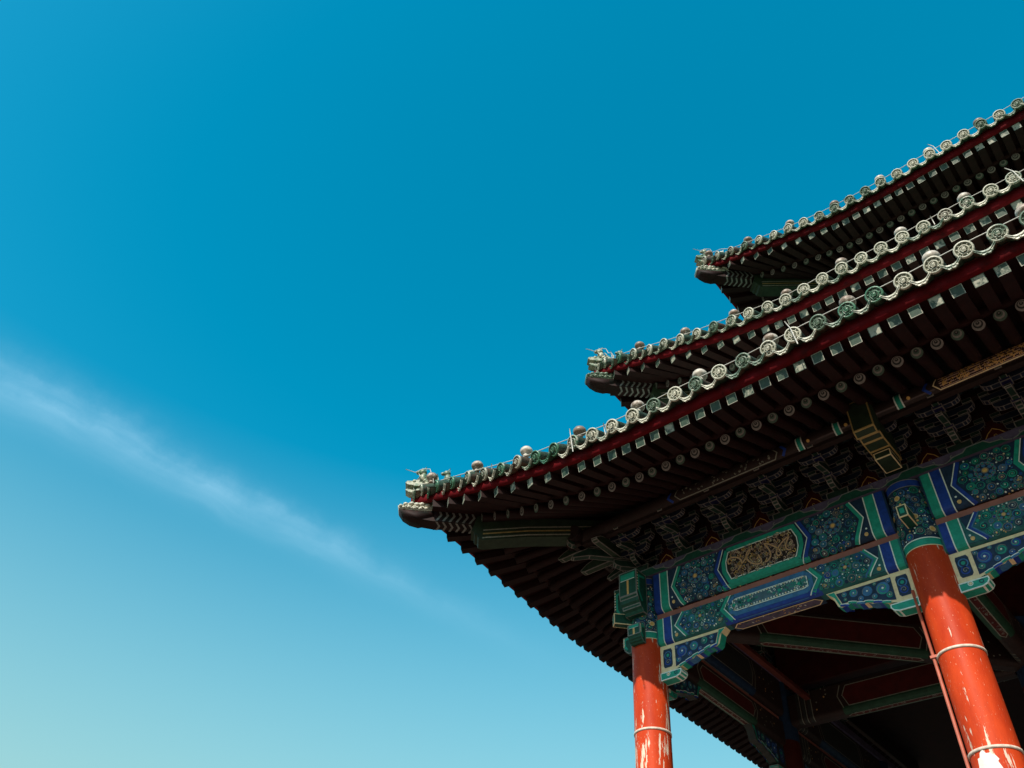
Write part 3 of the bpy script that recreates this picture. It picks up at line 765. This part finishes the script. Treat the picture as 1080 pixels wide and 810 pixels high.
def round_mesh(jade):
    bm = bmesh.new(); r = .058
    put = lambda x, y, h: (x, -h, y)
    lathe(bm, [(0, -2.0), (r, -2.0), (r, -.45), (r, 0)], put, 16, 0)
    cy = [0, .010, .016, .021]; rr = [r, r*.74, r*.52, r*.30]; mm = (1, 2, 1, 2) if not jade else (3, 1, 3, 2)
    def dsc(c, q, h, mi):
        f = bm.faces.new([bm.verts.new((q*math.cos(2*math.pi*k/16), -h, c+q*math.sin(2*math.pi*k/16))) for k in range(16)]); f.material_index = mi
    for k in range(4): dsc(cy[k], rr[k], .0015*(k+1), mm[k])
    dsc(cy[3]+.004, r*.12, .0075, 1)
    return bm
LOW_R = [5.21-.193*i for i in range(-6, 20)]
def rafter_xs(T_, sp):
    xs = []; x = 5.98 if T_ is TIERS[0] else 7.1
    off = {0: 5.21, 1: 5.71, 2: 6.39}[TIERS.index(T_)]
    x = off+sp*(4 if T_ is TIERS[0] else 5)
    while x > T_.xt+.26:
        xs.append(x); x -= sp*(1+.42*min(1, T_.u(x)*3.2))
    return xs
def frame(o, d, sl):
    """matrix with +Y along horizontal direction d tilted up by slope sl"""
    y = Vector((d.x, d.y, sl)).normalized(); x = Vector((d.y, -d.x, 0)).normalized(); z = x.cross(y)
    M = Matrix((( x.x, y.x, z.x, o.x), (x.y, y.y, z.y, o.y), (x.z, y.z, z.z, o.z), (0, 0, 0, 1)))
    return M
LAB = ['lowest eave of green tiles over the columns', 'middle eave of tiles', 'topmost eave of tiles']
proto_tile = {}
def first(key, maker, mats, name, smooth=False):
    """mesh data shared by all of a kind"""
    if key not in proto_tile:
        bm = maker(); me = bpy.data.meshes.new(name); bm.to_mesh(me); bm.free()
        for k in mats: me.materials.append(MATS[k])
        proto_tile[key] = me
    return proto_tile[key]
def put_obj(name, me, parent, M):
    o = bpy.data.objects.new(name, me); COL.objects.link(o); o.parent = parent; o.matrix_local = M; return o
def merge_into(bm, me, M):
    n0 = len(bm.verts); bm.from_mesh(me); bm.verts.ensure_lookup_table()
    for v in bm.verts[n0:]: v.co = M @ v.co
VIS = {0: 5.95, 1: 6.35, 2: 7.0}
for ti, T_ in enumerate(TIERS):
    rng = random.Random(50+ti)
    half = CEN
    # roof body: ribbed tile field up to the next storey, with a closed underside board
    bm = bmesh.new(); nx, nd = 60, 10
    xs = [T_.xt+(half-T_.xt)*(k/nx)**1.25 for k in range(nx+1)]
    rise = T_.top-T_.z0; run = 3.6 if ti < 2 else CEN+T_.e0-.3
    for sw in (0, 1):
        grid = []
        for x in xs:
            col = []
            for k in range(nd+1):
                f = k/nd; p = T_.edge(x); a = T_.ang(x)
                c = -T_.e0+run                                     # level line where the field ends
                wx = p.x+(max(x, c)-p.x)*f; y = p.y+(c-p.y)*f
                z = (T_.z0+.22+T_.A*T_.u(x)**T_.pw*(1-f)**1.5)+rise*(.72*f+.28*f*f)
                v = Vector((wx, y+.02, z))
                if sw: v = SWAP @ v
                col.append(bm.verts.new(v))
            grid.append(col)
        for i in range(nx):
            for k in range(nd):
                try: bm.faces.new((grid[i][k], grid[i+1][k], grid[i+1][k+1], grid[i][k+1]))
                except ValueError: pass
    roof = part('roof', bm, ['glaze_dark'], True, LAB[ti])
    # underside boards
    bm = bmesh.new()
    for sw in (0, 1):
        ds = [0, .15, .5, .9, 1.4, 1.9, 2.4, 3.0]; g = []
        for x in xs:
            col = []
            for d in ds:
                v = T_.under(x, d, .004)
                lim = (v.x+v.y)/2
                if v.x < v.y: v.x = v.y = lim
                if sw: v = SWAP @ v
                col.append(bm.verts.new(v))
            g.append(col)
        for i in range(nx):
            for k in range(len(ds)-1):
                try: bm.faces.new((g[i][k], g[i+1][k], g[i+1][k+1], g[i][k+1]))
                except ValueError: pass
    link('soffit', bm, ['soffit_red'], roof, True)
    # red eave board between rafters and tiles
    bm = bmesh.new()
    for sw in (0, 1):
        prev = None
        for x in xs:
            p = T_.edge(x); o = -T_.dir(x); 
            pts = [p+o*.0+Vector((0,0,.002)), p+o*.045+Vector((0,0,.010)), p+o*.062+Vector((0,0,.13)), p-o*.25+Vector((0,0,.235))]
            if sw: pts = [SWAP @ q for q in pts]
            cur = [bm.verts.new(q) for q in pts]
            if prev:
                for k in range(3): bm.faces.new((prev[k], cur[k], cur[k+1], prev[k+1]))
            prev = cur
    link('eave_board', bm, ['fascia_red'], roof, True)
    # small strip of rafter spacers above the round rafters
    bm = bmesh.new()
    for sw in (0, 1):
        prev = None
        for x in xs:
            a = T_.under(x, .50, -.125); b = T_.under(x, .50, -.02); c = T_.under(x, .56, -.125)
            pts = [a, b, c]
            if sw: pts = [SWAP @ q for q in pts]
            cur = [bm.verts.new(q) for q in pts]
            if prev: bm.faces.new((prev[1], cur[1], cur[0], prev[0])); bm.faces.new((prev[0], cur[0], cur[2], prev[2]))
            prev = cur
    link('rafter_batten', bm, ['soffit_red'], roof, True)
    # rafters
    fly = first('fly', fly_mesh, ['rafter_green', 'end_green', 'cream_line'], 'flying_rafter')
    rnd = [first('rnd0', lambda: round_mesh(False), ['rafter_green', 'end_white', 'end_dark', 'end_jade'], 'round_rafter'),
           first('rnd1', lambda: round_mesh(True), ['rafter_green', 'end_white', 'end_dark', 'end_jade'], 'round_rafter')]
    rx = rafter_xs(T_, .193 if ti == 0 else .184)
    stf, strd = bmesh.new(), bmesh.new(); nf = nr = 0
    for sw in (0, 1):
        for i, x in enumerate(rx if not sw else rx+[rx[0]+.193*(k+1) for k in range(22)]):
            d = T_.dir(x); p = T_.under(x, 0); q = T_.under(x, .5)
            sl = (q.z-p.z)/max(.01, (Vector((q.x, q.y))-Vector((p.x, p.y))).length)
            M = frame(p-Vector((0, 0, .001)), d, sl)
            p2 = T_.under(x, .53, -.20); q2 = T_.under(x, 1.6, -.20)
            sl2 = (q2.z-p2.z)/(Vector((q2.x, q2.y))-Vector((p2.x, p2.y))).length
            M2 = frame(p2, d, sl2)
            cut = T_.u(x)
            near_corner = cut > .80
            if sw: M = SWAP @ M; M2 = SWAP @ M2
            vis = (not sw and x < VIS[ti]) or (sw and ti == 0 and x < 1.6)
            if cut > .5:       # tails are trimmed where they meet the corner beam
                k = max(.35, 1-(cut-.5)*1.1); S = Matrix.Diagonal((1, k, 1, 1)); M = M @ S; M2 = M2 @ S
            if vis: put_obj('flying_rafter', fly, roof, M)
            else: merge_into(stf, fly, M); nf += 1
            if vis and not sw: put_obj('round_rafter', rnd[i % 2], roof, M2)
            else: merge_into(strd, rnd[i % 2], M2); nr += 1
    for nm, b_, ms in (('flying_rafter', stf, ['rafter_green', 'end_green', 'cream_line']), ('round_rafter', strd, ['rafter_green', 'end_white', 'end_dark', 'end_jade'])):
        o = link(nm, b_, ms, roof); o['kind'] = 'stuff'
    # tile ends, drips and nail caps along the edge
    tg = first('tg', lambda: tile_mesh(0), ['glaze_green', 'glaze_body', 'glaze_body'], 'tile_end'); tp = first('tp', lambda: tile_mesh(0), ['glaze_pale', 'glaze_body', 'glaze_recess'], 'tile_end')
    dg = first('dg', drip_mesh, ['glaze_green', 'glaze_body'], 'drip_tile'); dp = first('dp', drip_mesh, ['glaze_pale', 'glaze_body'], 'drip_tile')
    cap = first('cap', cap_mesh, ['cap_glaze'], 'nail_cap'); 
    for f in cap.polygons: f.use_smooth = True
    x0 = {0: 5.32+.28*3, 1: 5.81+.275*4, 2: 6.53+.275*4}[ti]; step = {0: .2812, 1: .273, 2: .2705}[ti]
    stt = bmesh.new(); std = bmesh.new()
    wires = []
    def tile_pos(x, over=.15):
        u = T_.u(x); p = T_.edge(x); o = -T_.dir(x)
        return p+o*(over-.05*u)+Vector((0, 0, .205)), T_.dir(x)
    k = 0; x = x0; nodes = []
    while x > T_.xt+.06:
        nodes.append((k, x)); x -= step; k += 1
    for sw in (0, 1):
        for k, x in nodes+([(0, x0+step*q) for q in range(1, 10)] if sw else []):
            c, d = tile_pos(x, .06 if sw else .15); c2, d2 = tile_pos(x-step/2, .06 if sw else .15)
            green = (x < 1.0+rng.uniform(-.4, .4) or rng.random() < .08) if ti == 0 else (rng.random() < (.3 if x < T_.xs-1.6 else .06))
            jit = Matrix.Rotation(rng.uniform(-.09, .09), 4, 'X') @ Matrix.Rotation(rng.uniform(-.10, .10), 4, 'Z')
            c = c+Vector((rng.uniform(-.008, .008), rng.uniform(-.012, .012), rng.uniform(-.010, .010)))
            M = frame(c, d, .40-.15*T_.u(x)) @ jit
            M2 = frame(Vector((rng.uniform(-.006, .006), rng.uniform(-.014, .01), rng.uniform(-.008, .008)))+c2+Vector((0, .0, -.046)), d2, .36-.15*T_.u(x)) @ Matrix.Rotation(rng.uniform(-.07, .07), 4, 'Z') @ Matrix.Rotation(rng.uniform(-.06, .06), 4, 'Y')
            if sw:
                merge_into(stt, tg, SWAP @ M); merge_into(std, dg, SWAP @ M2); continue
            put_obj('tile_end', tg if green else tp, roof, M)
            if x-step/2 > T_.xt+.02: put_obj('drip_tile', dg if (x < .4 and ti == 0 and rng.random() < .7) else dp, roof, M2)
            if k % 3 == {0: 2, 1: 0, 2: 0}[ti]:
                put_obj('nail_cap', cap, roof, T(*(c+d*.10+Vector((0, 0, .150)))) @ Matrix.Rotation(rng.uniform(-.12, .12), 4, 'X'))
            # mortar bed behind the tile ends
    for nm, b_ in (('tile_end', stt), ('drip_tile', std)):
        o = link(nm, b_, ['glaze_green', 'glaze_body', 'glaze_body'], roof, True); o['kind'] = 'stuff'
    bm = bmesh.new(); prev = None
    for x in xs:
        c, d = tile_pos(x); cur = [bm.verts.new(c+d*q+Vector((0, 0, h))) for q, h in ((.11, -.10), (.11, -.01), (.5, .13))]
        if prev:
            for q in range(2): bm.faces.new((prev[q], cur[q], cur[q+1], prev[q+1]))
        prev = cur
    link('mortar_bed', bm, ['mortar_red'], roof)
    # lightning wire clipped above the tile ends
    bm = bmesh.new(); pts = []
    xx = VIS[ti]+.6
    while xx > T_.xt+.35:
        c, d = tile_pos(xx); pts.append(c+d*.03+Vector((0, 0, .115+.012*math.sin(xx*4)))); xx -= .35
    c, d = tile_pos(T_.xt+.1); tip = c+Vector((.14, .14, .33))
    pts += [pts[-1].lerp(tip, .5)+Vector((0, 0, .05)), tip, tip+Vector((-.03, -.03, .10)), tip+Vector((-.10, -.10, .09)), tip+Vector((-.17, -.17, .01)), tip+Vector((-.27, -.27, .05))]
    tube(bm, pts, .0055, 5)
    for j in range(1, len(pts)-4, 5): tube(bm, [pts[j]+Vector((0, .03, -.12)), pts[j]+Vector((0, -.01, .03))], .006, 5)
    for q in {0: (3.36, .55), 1: (5.85,), 2: (5.3,)}[ti]:
        c, d = tile_pos(q); tube(bm, [c+Vector((-.05, -.04, .22)), c+Vector((.0, -.075, .05)), c+Vector((.03, -.06, -.20))], .006, 5)
    link('lightning_wire', bm, ['wire_metal'], roof)
    # ---- corner: old beam, young beam with chevrons, sleeve head, hip ridge and figures
    D = Vector((1, 1, 0))/math.sqrt(2); N = Vector((1, -1, 0))/math.sqrt(2)
    te = T_.edge(T_.xt); zt = te.z
    put = lambda a, n_, z: Vector((T_.xt, T_.xt, zt))+D*a+N*n_+Vector((0, 0, z))
    bm = bmesh.new()
    low = [(.90, -.16), (2.9, .0), (2.9, -.24), (1.6, -.41), (1.02, -.53), (.95, -.52), (.93, -.47), (.89, -.46), (.88, -.41), (.84, -.40)]
    fs = prism(bm, low, -.115, .115, lambda p, q, a: put(p, a, q), 0)
    for k, (o1, m_, w) in enumerate(((.022, 1, .020), (.085, 2, .020), (.145, 1, .016))):
        for sg in (1, -1):
            A = [put(1.0, sg*.1175, -.53+o1), put(1.6, sg*.1175, -.41+o1), put(2.85, sg*.1175, -.24+o1)]
            vs = [bm.verts.new(q) for q in A]+[bm.verts.new(q+Vector((0, 0, w))) for q in A[::-1]]
            f = bm.faces.new((vs[0], vs[1], vs[4], vs[5])); f.material_index = m_
            f = bm.faces.new((vs[1], vs[2], vs[3], vs[4])); f.material_index = m_
    ob = link('corner_beam', bm, ['olive', 'cream_line', 'ochre'], roof)
    bm = bmesh.new()
    yb = [(.05, -.03), (3.0, .52), (3.0, .30), (1.2, -.05), (.9, -.27), (.30, -.30), (.08, -.28)]
    fs = prism(bm, yb, -.10, .10, lambda p, q, a: put(p, a, q), 0)
    for k in range(6):       # painted chevrons under and beside the young beam
        a = .34+k*.09
        for sg in (1, -1):
            q = [put(a, sg*.1022, -.085), put(a+.03, sg*.1022, -.085), put(a+.085, sg*.1022, -.19), put(a+.03, sg*.1022, -.288), put(a, sg*.1022, -.288), put(a+.052, sg*.1022, -.19)]
            f = bm.faces.new([bm.verts.new(v) for v in q]); f.material_index = 1
        q = [put(a, -.1, -.3035), put(a+.03, -.1, -.3035), put(a+.07, 0, -.3035), put(a+.03, .1, -.3035), put(a, .1, -.3035), put(a+.04, 0, -.3035)]
        f = bm.faces.new([bm.verts.new(v) for v in q]); f.material_index = 1
    link('corner_beam', bm, ['wood_dark', 'p_dull'], roof)
    # glazed sleeve head
    bm = bmesh.new()
    hp = [(.10, -.035), (.22, -.02), (.34, -.045), (.30, -.20), (.22, -.245), (.10, -.295), (-.02, -.27), (-.12, -.225), (-.185, -.15), (-.20, -.10), (-.17, -.075), (-.12, -.085), (-.09, -.05), (-.03, -.035)]
    prism(bm, [(.36, -.04), (.34, -.12), (.20, -.16), (.0, -.165), (-.12, -.15), (-.185, -.14), (-.20, -.10), (-.17, -.075), (-.12, -.085), (-.09, -.05), (-.03, -.035), (.10, -.035), (.22, -.02)], -.118, .118, lambda p, q, a: put(p, a*(1 if p > -.05 else .8), q), 0)
    prism(bm, [(.30, -.15), (.30, -.22), (.22, -.255), (.10, -.295), (-.02, -.27), (-.12, -.225), (-.18, -.145), (0, -.16)], -.112, .112, lambda p, q, a: put(p, a*(1 if p > -.05 else .8), q), 1)
    for sg in (1, -1):
        for a, z, r_ in ((-.16, -.105, .032), (-.10, -.075, .04), (-.02, -.06, .045), (.05, -.07, .05), (.12, -.06, .05), (.20, -.07, .045), (-.05, -.12, .035), (.03, -.13, .035), (.11, -.13, .035), (.19, -.12, .035), (-.12, -.13, .026)):
            blob(bm, put(a, sg*.108, z), (r_, r_*.8, r_*.62), 0, 8, 5)
        for j in range(3): tube(bm, [put(-.1+j*.1+.02*q, sg*(.12), -.13+.02*math.sin(q*1.2)+.03*q*.3) for q in range(5)], .012, 5)
        tube(bm, [put(.16, sg*.12, -.02), put(.26, sg*.125, -.0), put(.36, sg*.12, -.06), put(.42, sg*.11, -.12)], [.03, .03, .022, .01], 6)
    link('dragon_head', bm, ['glaze_pale', 'wood_dark'], roof, True)
    # corner tile and hip ridge
    bm = bmesh.new(); P0 = lambda a, n_, z: Vector((T_.xt, T_.xt, zt+.13))+D*(a+.12)+N*n_+Vector((0, 0, z+.16*max(0, a)))
    tile_c = first('tp', None, [], '')
    for (a0, a1, w, z0_, z1_) in ((-.13, 3.2, .10, .03, .085), (-.10, 3.2, .075, .085, .135), (-.165, 3.2, .095, .135, .185), (-.12, 3.2, .07, .185, .225)):
        fs = prism(bm, [(a0, z0_), (a0+.02, z1_), (a1*.5, z1_-.03), (a1, z1_+.35), (a1, z0_+.30), (a1*.5, z0_-.04)], -w, w, lambda p, q, c: P0(p, c, q), 0)
    tube(bm, [P0(-.17, 0, .04), P0(.2, 0, .05)], .075, 14)
    tube(bm, [P0(-.19, 0, .20), P0(-.13, 0, .20), P0(.3, 0, .23)], [.05, .065, .06], 12)
    for sg in (1, -1):
        for j in range(16):
            blob(bm, P0(-.02+j*.15, sg*.088, .11), (.05, .03, .022), 0, 7, 4, RZ(45).to_3x3()); blob(bm, P0(.05+j*.15, sg*.08, .205), (.022, .022, .022), 0, 6, 4)
        blob(bm, P0(-.17, sg*.06, .235), .032, 0, 8, 5); blob(bm, P0(-.24, sg*.04, .205), (.025, .025, .02), 0, 8, 5)
        tube(bm, [P0(-.15, sg*.05, .25), P0(-.10, sg*.07, .33), P0(-.15, sg*.075, .40)], [.018, .014, .004], 6)
        tube(bm, [P0(-.05, sg*.07, .22), P0(.02, sg*.09, .30), P0(-.03, sg*.09, .36)], [.02, .016, .004], 6)
    prism(bm, [(-.10, .16), (-.25, .165), (-.29, .19), (-.27, .225), (-.2, .235), (-.10, .27)], -.075, .075, lambda p, q, c: P0(p, c, q), 0)
    prism(bm, [(-.10, .03), (-.22, .04), (-.27, .07), (-.25, .09), (-.16, .075), (-.10, .085)], -.07, .07, lambda p, q, c: P0(p, c, q), 0)
    prism(bm, [(-.09, .08), (-.17, .08), (-.17, .16), (-.09, .16)], -.05, .05, lambda p, q, c: P0(p, c, q), 1)
    link('hip_ridge', bm, ['glaze_mix', 'glaze_body'], roof)
    for j in range(5):
        bm = bmesh.new(); a = -.04+j*.34; s_ = 1.35 if j else 1.5
        base = P0(a, 0, .225)
        bl = lambda da, dn, z, r_: blob(bm, base+D*da*s_+N*dn*s_+Vector((0, 0, z*s_)), tuple(q*s_ for q in r_), 0, 8, 5, RZ(45).to_3x3())
        bl(.04, 0, .045, (.065, .04, .05)); bl(-.015, 0, .09, (.04, .036, .055)); bl(-.03, 0, .155, (.042, .032, .035)); bl(-.07, 0, .145, (.025, .022, .018))
        for sg in (1, -1):
            tube(bm, [base+D*-.02*s_+N*sg*.02+Vector((0, 0, .17*s_)), base+D*.0+N*sg*.03+Vector((0, 0, .215*s_))], [.012, .004], 5)
            bl(-.05, sg*.025, .02, (.014, .014, .035)); bl(.08, sg*.03, .02, (.03, .014, .03))
        tube(bm, [base+D*.09*s_+Vector((0, 0, .05)), base+D*.13*s_+Vector((0, 0, .1)), base+D*.11*s_+Vector((0, 0, .16*s_))], [.016, .014, .005], 6)
        link('ridge_figure', bm, ['glaze_mix' if j % 2 == 0 else 'glaze_pale'], roof, True)

# walls of the upper storeys behind the eaves
bm = bmesh.new()
for a, z0, z1 in ((1.9, 2.6, 5.4), (3.3, 6.3, 8.9)):
    box(bm, a, 2*CEN-a, a, 2*CEN-a, z0, z1)
part('storey_wall', bm, ['deep_red'])
for a, z0, z1 in ((1.3, 4.35, 4.75), (2.75, 7.75, 8.2)):
    bm = bmesh.new(); box(bm, a, 2*CEN-a, a, 2*CEN-a, z0, z1); part('storey_beam', bm, ['p_navy'])
# apex of the pyramid roof
bm = bmesh.new(); lathe(bm, [(0, 14.3), (.9, 14.3), (.8, 14.8), (.45, 15.0), (.62, 15.5), (.5, 16.0), (.15, 16.3), (0, 16.5)], lambda a, b, h: (CEN+a, CEN+b, h), 24)
part('finial', bm, ['glaze_pale'])
# stone platform
bm = bmesh.new(); zt = 1.5-Z0
box(bm, -2.2, 2*CEN+2.2, -2.2, 2*CEN+2.2, -Z0, zt-.12); box(bm, -2.28, 2*CEN+2.28, -2.28, 2*CEN+2.28, zt-.12, zt)
part('stone_platform', bm, ['stone'])

# ------------------------------------------------------------------ ground
def slab(name, s, z, m, cx=0, cy=0):
    bm = bmesh.new(); bm.faces.new([bm.verts.new(p) for p in ((cx-s, cy-s, z), (cx+s, cy-s, z), (cx+s, cy+s, z), (cx-s, cy+s, z))])
    o = link(name, bm, [m]); o['kind'] = 'structure'; return o
slab('ground', 6000, -.004, 'soil'); slab('pavement', 22, 0, 'pavement', CEN, CEN)

# ------------------------------------------------------------------ sky and sun
SUN_AZ, SUN_EL = R(-76), R(42)      # direction toward the sun, azimuth from +X
w = bpy.data.worlds.new('World'); scene.world = w; w.use_nodes = True
n = w.node_tree; n.nodes.clear(); L = n.links.new
out = n.nodes.new('ShaderNodeOutputWorld'); bg = n.nodes.new('ShaderNodeBackground'); L(bg.outputs[0], out.inputs[0])
sky = n.nodes.new('ShaderNodeTexSky'); sky.sky_type = 'NISHITA'; sky.sun_disc = False
sky.sun_elevation = SUN_EL; sky.sun_rotation = R(90)-SUN_AZ
sky.air_density = 1.0; sky.dust_density = .6; sky.ozone_density = 1.5
hs = n.nodes.new('ShaderNodeHueSaturation'); hs.inputs['Hue'].default_value = .462; hs.inputs['Saturation'].default_value = 1.5; hs.inputs['Value'].default_value = 1.0
L(sky.outputs[0], hs.inputs['Color'])
tc = n.nodes.new('ShaderNodeTexCoord')
def dot(v):
    d = n.nodes.new('ShaderNodeVectorMath'); d.operation = 'DOT_PRODUCT'; L(tc.outputs['Generated'], d.inputs[0]); d.inputs[1].default_value = v; return d.outputs['Value']
def mth(op, a, b=None, c=None):
    m = n.nodes.new('ShaderNodeMath'); m.operation = op
    for i, q in enumerate((a, b, c)):
        if q is None: continue
        if isinstance(q, (int, float)): m.inputs[i].default_value = q
        else: L(q, m.inputs[i])
    return m.outputs[0]
A = Vector((-0.8228, 0.0620, 0.5649)); Dv = Vector((-0.6356, 0.6001, 0.4857)); nn = A.cross(Dv).normalized(); tt = (Dv-A).normalized()
ns = n.nodes.new('ShaderNodeTexNoise'); ns.inputs['Scale'].default_value = 14; ns.inputs['Detail'].default_value = 8; ns.inputs['Roughness'].default_value = .6
L(tc.outputs['Generated'], ns.inputs['Vector'])
wob = mth('MULTIPLY_ADD', ns.outputs[0], .028, -.014)
across = mth('ADD', dot(nn), wob); along = dot(tt)
wid = mth('MULTIPLY_ADD', along, -.017, .021)
g = mth('DIVIDE', across, wid); g = mth('EXPONENT', mth('MULTIPLY', mth('MULTIPLY', g, g), -1.0))
mr = n.nodes.new('ShaderNodeMapRange'); mr.interpolation_type = 'SMOOTHSTEP'; L(along, mr.inputs[0])
mr.inputs[1].default_value = .44; mr.inputs[2].default_value = -.1
mr2 = n.nodes.new('ShaderNodeMapRange'); L(ns.outputs[0], mr2.inputs[0]); mr2.inputs[1].default_value = .3; mr2.inputs[2].default_value = .7; mr2.inputs[3].default_value = .45; mr2.inputs[4].default_value = 1
cl = mth('MULTIPLY', mth('MULTIPLY', g, mr.outputs[0]), mr2.outputs[0]); cv = n.nodes.new('ShaderNodeCombineXYZ'); L(mth('MULTIPLY', across, 70.), cv.inputs[0]); L(mth('MULTIPLY', along, 9.), cv.inputs[1])
fb = n.nodes.new('ShaderNodeTexNoise'); fb.inputs['Scale'].default_value = 1.0; fb.inputs['Detail'].default_value = 6; L(cv.outputs[0], fb.inputs['Vector'])
fr = n.nodes.new('ShaderNodeMapRange'); L(fb.outputs[0], fr.inputs[0]); fr.inputs[1].default_value = .25; fr.inputs[2].default_value = .75; fr.inputs[3].default_value = .5
cl = mth('MULTIPLY', mth('MULTIPLY', cl, fr.outputs[0]), .15)
mix = n.nodes.new('ShaderNodeMix'); mix.data_type = 'RGBA'; L(cl, mix.inputs[0]); 
sep = n.nodes.new('ShaderNodeSeparateXYZ'); L(tc.outputs['Generated'], sep.inputs[0])
hz = n.nodes.new('ShaderNodeMapRange'); L(sep.outputs[2], hz.inputs[0]); hz.inputs[1].default_value = .62; hz.inputs[2].default_value = .05
hf = mth('MINIMUM', mth('MULTIPLY', mth('POWER', hz.outputs[0], 1.2), 1.2), 1.0)
hm = n.nodes.new('ShaderNodeMix'); hm.data_type = 'RGBA'; L(hf, hm.inputs[0]); L(hs.outputs[0], hm.inputs[6]); hm.inputs[7].default_value = (2.05, 3.05, 2.6, 1)
L(hm.outputs[2], mix.inputs[6]); mix.inputs[7].default_value = (7, 9, 10, 1)
L(mix.outputs[2], bg.inputs['Color']); bg.inputs['Strength'].default_value = .109
sd = bpy.data.lights.new('sun', 'SUN'); sd.energy = 2.9; sd.angle = R(.53); sd.color = (1, .92, .78)
so = bpy.data.objects.new('sun', sd); COL.objects.link(so)
so.rotation_euler = Vector((math.cos(SUN_AZ)*math.cos(SUN_EL), math.sin(SUN_AZ)*math.cos(SUN_EL), math.sin(SUN_EL))).to_track_quat('Z', 'Y').to_euler()

# ------------------------------------------------------------------ camera
yaw, pitch, roll = -.798, .794, .109
cy_, sy_ = math.cos(yaw), math.sin(yaw); cp, sp = math.cos(pitch), math.sin(pitch)
f = Vector((sy_*cp, cy_*cp, sp)); r = Vector((cy_, -sy_, 0)); u = r.cross(f)
r2 = math.cos(roll)*r+math.sin(roll)*u; u2 = -math.sin(roll)*r+math.cos(roll)*u
cd = bpy.data.cameras.new('camera'); cam = bpy.data.objects.new('camera', cd); COL.objects.link(cam)
cam.matrix_world = Matrix(((r2.x, u2.x, -f.x, 5.1327), (r2.y, u2.y, -f.y, -7.82), (r2.z, u2.z, -f.z, -4.990+Z0), (0, 0, 0, 1)))
cd.sensor_width = 36; cd.lens = 857.4/1080*36; cd.clip_end = 20000; cd.clip_start = .05
scene.camera = cam
vs = scene.view_settings; vs.view_transform = 'Standard'; vs.look = 'None'; vs.exposure = 1.0; vs.gamma = 1; vs.use_curve_mapping = False
